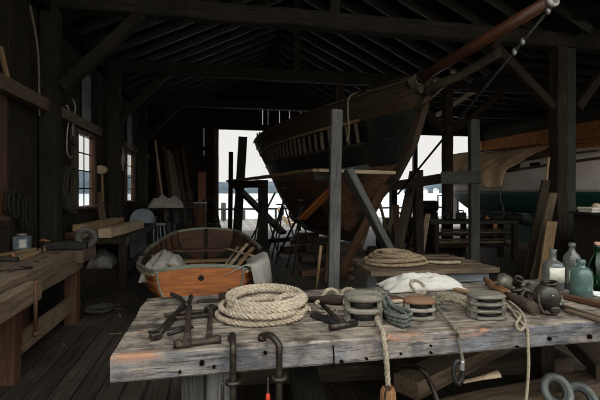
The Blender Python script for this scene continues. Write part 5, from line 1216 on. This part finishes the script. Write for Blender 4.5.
# hank of grey cord spilling from the grey block
c = T(393, 319); e0 = T(377, 309); e1 = T(411, 332); ax = (e1-e0).normalized(); sd = V((-ax.y, ax.x, 0)); pts = []
for k in range(6):
    al = .155-.006*k+.01*R.random(); bl = .018+.015*k; cc = (e0+e1)/2+ax*.008*R.uniform(-1, 1); sw = .10*(k-2.5)/2.5
    d = (ax*math.cos(sw)+sd*math.sin(sw)); e = V((-d.y, d.x, 0))
    for j in range(16):
        a = PI+j*2*PI/16; w_ = bl*math.sin(a)*(.55+.45*math.cos(a*.5+PI/2)**2 if False else (.6+.4*math.cos(a)))
        pts.append(cc+d*al*math.cos(a)+e*w_+V((0, 0, .014+.02*(k % 3)+(.045 if math.cos(a) < -.6 else .015*max(0, -math.cos(a))))))
m = MB(); m.tube(resample(pts, .012), .0105, 8); tag(m.build_at('cord_hank', plain('grey_cord', (98, 100, 92), (60, 62, 56), rough=.8, scale=60, spec=.2), c), 'hank of grey cord spread in loops between two pulley blocks', 'rope')
rope('rope_loop', loop(T(418, 303, .10), .04, .03, .05, -.2, 14, 0, PI*1.8), .011, ROPEP(), 'small rope loop lying on top of the red brown block', True)
# tarred hank behind
pts = []
for k in range(4):
    y = 298+k*3.4; pts += [T(436, y, .02+.012*(k % 2)), T(450, y+1.5, .035+.01*k), T(464, y+3, .02)] if k % 2 == 0 else [T(466, y+2, .02), T(450, y+1, .03+.01*k), T(435, y-1, .022)]
rope('tarred_rope', pts, .0145, rope_mat('olive_rope', (166, 156, 128), (104, 94, 74)), 'thick olive laid rope doubled between the red brown block and the pale block', True)
rope('block_fall', [T(437, 316, .05), T(446, 322, .02), T(456, 333, .012), on_v(458, 337, 1.875)+V((0, 0, .01)), on_v(460, 348, 1.862), on_v(463, 362, 1.86)], .0095, ROPEG(), 'grey rope running from the red brown block over the table front to a hook', True)
c = on_v(458, 372, 1.855); t = thing('hanging_hook', 'black oval hook block hanging at the table front on grey rope', 'hook', c-V((0, 0, .06)))
m = MB(); m.tube([c+V((.026*math.cos(a), 0, .055*math.sin(a))) for a in [k*2*PI/20 for k in range(20)]], .010, 8, closed=True); m.build('ring', BLACKM(), t)
m = MB(); m.box(c+V((.02, 0, .03)), (.022, .026, .05)); m.build('shackle', plain('galvanised', (170, 170, 165)), t)
m = MB(); m.tube(resample([c+V((-.006, 0, .0)), c+V((-.012, 0, -.04)), c+V((.006, 0, -.062)), c+V((.02, 0, -.03))], .01), .009, 8); m.build('hook', IRON(), t)
rope('pendant_rope', [T(376, 309, .1), T(375, 318, .06), T(378, 328, .03), T(383, 335, .02), on_v(384, 343, 1.878)+V((0, 0, .012)), on_v(386, 354, 1.862), on_v(388, 386, 1.86)], .014, ROPEP(), 'pale laid rope hanging over the table front to the wooden bullseye', True)
c = on_v(388, 396, 1.86); t = thing('wooden_bullseye', 'orange brown wooden bullseye hanging on the pale rope at the table front', 'bullseye', c-V((0, 0, .07)))
m = MB(); prof = [(-.028, -.075), (.028, -.075), (.036, -.03), (.034, .02), (.02, .05), (.012, .035), (0, .02), (-.012, .035), (-.02, .05), (-.034, .02), (-.036, -.03)]
m.prism([(x, z) for x, z in prof], -.02, .02, Matrix.Translation(c) @ Matrix.Rotation(PI/2, 4, 'X')); o = m.build('body', Wd('handle', 'Z'), t); o.modifiers.new('round', 'BEVEL').width = .008; o.modifiers['round'].segments = 3
m = MB(); m.tube([c+V((s*.022, -.022, z)) for s, z in ((-.4, .06), (-1, .03), (-1.3, -.02), (-.9, -.07))], .006, 6); m.build('score', Wd('dark'), t)
rope('hanging_rope', [T(500, 303, .03), T(508, 309, .02), T(517, 320, .012), T(524, 327, .010), on_v(527, 331, 1.878)+V((0, 0, .01)), on_v(528, 342, 1.865), on_v(528.5, 370, 1.863), on_v(526, 402, 1.862)], .0075, ROPEP(), 'thin pale cord from the pale block hanging down the table front')
rope('tangled_twine', [T(503, 309, .02), T(511, 313, .02), T(520, 319, .02), T(516, 327, .012), T(520, 332, .008), T(525, 326, .01), T(521, 315, .018), T(509, 306, .03)], .0075, ROPEP(), 'looped tangle of thin pale cord beside the mallet head')
# cloth and slats on the back edge
cloth('white_cloth', V((1.45, 2.79, TZ)), .29, .14, .115, WHITEC(), 'white cloth crumpled along the back edge of the table', 5.1, -.02, ridge=1.5)
for i, (x0, y0, x1, y1, w, mt) in enumerate(((372, 298, 402, 301, .05, 'brown'), (383, 305, 404, 303, .02, 'pale'), (455, 291, 500, 302, .05, 'plank'))):
    a = T(x0, y0, .014); b = T(x1, y1, .014); board('table_slip', a, b, w, .02, mt, ['red brown slip of wood lying in front of the white cloth', 'thin pale slip lying behind the grey cord hank', 'broad tan slip lying behind the pale block'][i], 'slip', 'slips of wood on the table')
# mallets
def club(name, x0, y0, z0, x1, y1, z1, rs, mat, lab):
    a = T(x0, y0, z0); b = T(x1, y1, z1); t = thing(name, lab, 'mallet', a*.5+b*.5-V((0, 0, .02)), 0, 'wooden clubs on the table')
    n = len(rs); m = MB(); m.tube([a+(b-a)*.45*k/3 for k in range(4)], rs[:4], 12); m.build('handle', Wd('handle'), t)
    m = MB(); m.tube([a+(b-a)*(.45+.55*k/(n-4)) for k in range(n-3)], rs[3:], 12); m.build('head', mat, t)
club('caulking_mallet', 487, 291, .05, 536, 316, .036, [.016, .017, .015, .018, .026, .032, .034, .033], Wd('stem'), 'long dark caulking mallet with its thick end toward the table front')
club('serving_mallet', 485, 286, .05, 513, 301, .03, [.017, .019, .017, .019, .022, .022], Wd('handle'), 'brown serving mallet behind the caulking mallet')
# iron fittings
c = T(507, 293); t = thing('metal_bowl', 'old round bowl of dull metal lying on edge behind the clubs', 'bowl', c)
rt = Matrix.Rotation(1.15, 3, 'X') @ Matrix.Rotation(.2, 3, 'Y')
m = MB(); m.lathe([(.001, .045), (.03, .042), (.05, .03), (.062, .008), (.064, 0), (.058, 0), (.045, .024), (.001, .036)], c+V((0, .02, .066)), 24, rt); m.build('bowl', plain('dull_brass', (104, 100, 86), (66, 62, 52), rough=.45, metal=.5), t)
m = MB(); m.tube([c+V((0, .02, .066))+rt @ V((.064*math.cos(a), .064*math.sin(a), 0)) for a in [k*2*PI/24 for k in range(24)]], .006, 6, closed=True); m.build('rim', IRON(), t)
c = T(522, 301); t = thing('iron_fitting', 'jointed iron fitting with an open pipe socket standing up', 'fitting', c)
m = MB(); q = c+V((.0, .03, .13)); rr_ = Matrix.Rotation(.6, 3, 'X'); m.lathe([(.018, -.05), (.024, -.05), (.03, 0), (.03, .012), (.022, .012), (.018, 0)], q, 16, rr_, closed=True); m.build('socket', IRON(), t)
m = MB(); m.tube([q+V((0, .02, -.05)), c+V((.02, .0, .07)), c+V((.07, -.02, .05))], .02, 8); m.tube([c+V((-.06, .02, .06)), c+V((.02, 0, .07)), c+V((.09, .05, .09))], .014, 8); m.build('arm', IRON(), t)
m = MB(); m.tube(resample([c+V((.02, -.0, .07)), c+V((-.03, -.03, .045)), c+V((-.04, -.06, .015)), c+V((.0, -.07, .012))], .012), .014, 8); m.build('claw', IRON(), t)
m = MB(); m.box(c+V((.05, .02, .025)), (.1, .08, .05), Matrix.Rotation(.4, 3, 'Z')); m.build('base', IRON(), t)
c = T(547, 313); t = thing('iron_ball_fitting', 'round black iron ball fitting with a slotted foot, before the bottles', 'ball fitting', c)
m = MB(); q = c+V((0, .0, .095)); m.ball(q, .075, (1, .9, 1.05), 22); m.build('shell', plain('black_enamel', (70, 66, 54), (34, 33, 28), rough=.35, metal=.4, scale=12), t)
m = MB(); m.lathe([(.028, -.006), (.042, -.004), (.046, .010), (.030, .012)], q+V((.01, -.005, .072)), 18, Matrix.Rotation(-.15, 3, 'Y'), closed=True); m.build('collar', IRON(), t)
m = MB(); m.lathe([(.052, 0), (.06, .012), (.04, .03)], c+V((0, -.0, 0)), 18); m.box(c+V((.0, -.055, .035)), (.06, .03, .03), bev=.006); m.build('foot', IRON(), t)
m = MB(); m.tube(resample([q+V((-.07, -.02, .02)), q+V((-.085, -.04, -.03)), q+V((-.07, -.06, -.08))], .012), .007, 6); m.build('bail', RUST(), t)
for x, z in ((-.02, .02), (.03, -.03), (.0, -.05)): m = MB(); m.ball(q+V((x, -.068+abs(z)*.2, z)), .006, seg=8); m.build('rivet', plain('galvanised', (170, 170, 165)), t)
for i, (x0, y0, x1, y1, w, h, mt) in enumerate(((556, 307, 610, 324, .04, .025, 'stem'), (566, 299, 620, 312, .06, .03, 'brown'), (566, 312, 628, 331, .03, .02, 'bench'))):
    a = T(x0, y0, h/2+.001); b = T(x1, y1, h/2+.001); board('edge_strip', a, b, w, h, mt, ['dark strip of timber on the table right behind the iron ball', 'broad brown strip of timber in front of the glass bottles', 'thin tan strip of timber nearest the table front edge'][i], 'strip', 'strips of timber at the bottles end')
# ---------- bottles
def bottle(lab, px, py, prof, mat, extra=None, loc=None):
    c = loc if loc is not None else T(px, py); c = V((c.x, c.y, TZ+.001)); t = thing('glass_bottle', lab, 'bottle', c, 0, 'glass bottles on the table')
    inn = [(max(.001, r-.0045), max(z, .006)) for r, z in prof[::-1]]; inn = [(r, z-.0 if z < prof[-1][1] else z) for r, z in inn]
    m = MB(); m.lathe([(.001, 0)]+prof+inn+[(.001, .006)], c, 28); m.build('glass', mat, t)
    if extra: extra(c, t)
    return t
def lab_patch(c, t):
    m = MB(); r = .0712
    g = [[c+V((r*math.cos(a), r*math.sin(a), z)) for z in (.055, .10, .16)] for a in [math.radians(-150+i*6) for i in range(24)]]
    m.sheet(g, .0006); m.build('paper_label', plain('old_paper', (216, 212, 196), (176, 170, 152), rough=.9, scale=14), t)['label'] = 'stained pale paper label'
    m = MB(); m.lathe([(.020, .262), (.024, .262), (.024, .28), (.019, .28)], c, 16, closed=True); m.build('lip', glass('clear_glass', (232, 236, 230), .1, 1.4, .1), t)
def s_label(c, t):
    pass
big = [(.064, 0), (.07, .012), (.07, .165), (.066, .178), (.05, .192), (.026, .205), (.021, .22), (.021, .26), (.025, .263), (.025, .28)]
bottle('clear bottle with a pale paper label, leftmost by the iron ball', 553, 289, big, glass('clear_glass', (226, 232, 226), .1, 1.4, .1), lab_patch)
bottle('tall clear unlabelled bottle behind the aqua bottle', 572, 289, [(.052, 0), (.057, .01), (.057, .20), (.053, .225), (.04, .248), (.024, .265), (.019, .28), (.019, .30), (.024, .303), (.024, .325)], glass('smoke_glass', (206, 210, 200), .1, 1.4, .1))
bottle('pale aqua bottle standing nearest the table front', 581, 297.2, [(.058, 0), (.066, .01), (.066, .15), (.062, .17), (.046, .19), (.026, .2), (.024, .215), (.027, .218), (.027, .245)], glass('aqua_glass', (176, 214, 202), .1, 1.4, .14))
def corked(c, t):
    m = MB(); m.lathe([(.001, .30), (.016, .30), (.017, .335), (.001, .337)], c, 14); m.build('cork', plain('red_cork', (196, 150, 124), (160, 116, 92), rough=.9, scale=40), t)
bottle('dark green wine shaped bottle at the frame edge', 597, 290, [(.05, 0), (.054, .01), (.054, .15), (.05, .175), (.036, .21), (.02, .245), (.017, .26), (.017, .29), (.021, .293), (.021, .315)], glass('green_glass', (30, 150, 84), .04), corked)
c = T(598, 296); m = MB(); m.lathe([(.001, .012), (.03, .008), (.05, .016), (.054, .02), (.05, .006), (.03, .0), (.001, .0)], c, 24); tag(m.build_at('saucer', plain('white_china', (232, 230, 224), rough=.2, bump=0), c), 'small white saucer at the foot of the green bottle', 'saucer')
c = T(603, 293.5, .0); c = V((c.x+.06, c.y, TZ)); m = MB(); m.ball(c+V((0, 0, .05)), .058, (1, 1, .86)); tag(m.build_at('beeswax_lump', plain('wax', (206, 186, 160), (170, 150, 124), rough=.6, scale=18), c), 'round pale lump of wax beside the saucer', 'wax')
# ================================================================ SAWHORSE TABLE WITH A SECOND COIL
st = thing('sawhorse_table', 'low plank table on grey sawhorse legs carrying a rope coil', 'table', (2.2, 4.3, 0)); HZ = .70
for k in range(3): board('top_plank', V((1.50+.03*k, 4.03+.27*k, HZ-.03)), V((2.9-.02*k, 4.0+.27*k, HZ-.03)), .265, .05, 'bench', parent=st, jit=.004)
board('cross_rail', V((1.75, 4.02, HZ-.115)), V((2.85, 4.0, HZ-.115)), .1, .05, 'bluegrey', parent=st, roll=PI/2)
for u in (1.76, 2.78):
    for v, dv in ((4.05, -.12), (4.55, .12)): board('leg', V((u+.02, v+dv, 0)), V((u, v, HZ-.06)), .11, .06, 'bluegrey', parent=st)
c0 = V((1.86, 4.35, HZ)); c0 = on(396, 262, HZ); c0.y = 4.3; c0.x = on_v(396, 258, 4.3).x; pts = []
for k, (r, l) in enumerate(((.33, 0), (.27, 0), (.21, 0), (.30, .9), (.23, 1), (.17, .9), (.25, 1.9), (.18, 2), (.21, 2.8), (.15, 2.9))):
    ox, oy, ph = R.uniform(-.035, .035), R.uniform(-.03, .03), R.uniform(0, 6)
    for j in range(16): a = j*2*PI/16; q = r*(1+.07*math.sin(2*a+ph)); pts.append(c0+V((q*math.cos(a)+ox, .85*q*math.sin(a)+oy, .018+l*.03+.02*(1+math.sin(a+ph))*min(1, l)*.5)))
m = MB(); m.strand(pts, .017, .1); tag(m.build_at('rope_coil', rope_mat('worn_rope', (188, 166, 134), (130, 110, 84), .07), c0), 'worn brown rope coil heaped on the sawhorse table', 'rope')
a = on(425, 261, HZ); m = MB(); m.tube(resample([V((a.x-.05, 4.2, HZ+.02)), V((a.x+.1, 4.1, HZ+.02)), V((a.x+.28, 4.12, HZ+.02))], .03), .018, 7); tag(m.build_at('rope_tail', ROPEP(), V((a.x, 4.2, HZ))), 'loose rope tail on the sawhorse table past the coil', 'rope')
for i, (u0, v0, u1, v1) in enumerate(((2.35, 4.5, 2.8, 4.35), (2.3, 4.62, 2.75, 4.6))): board('small_lath', V((u0, v0, HZ+.016)), V((u1, v1, HZ+.016)), .05, .025, 'stem' if i else 'bench', ['tan lath lying slanted on the sawhorse table', 'dark lath lying at the back of the sawhorse table'][i], 'lath', 'laths on the sawhorse table')
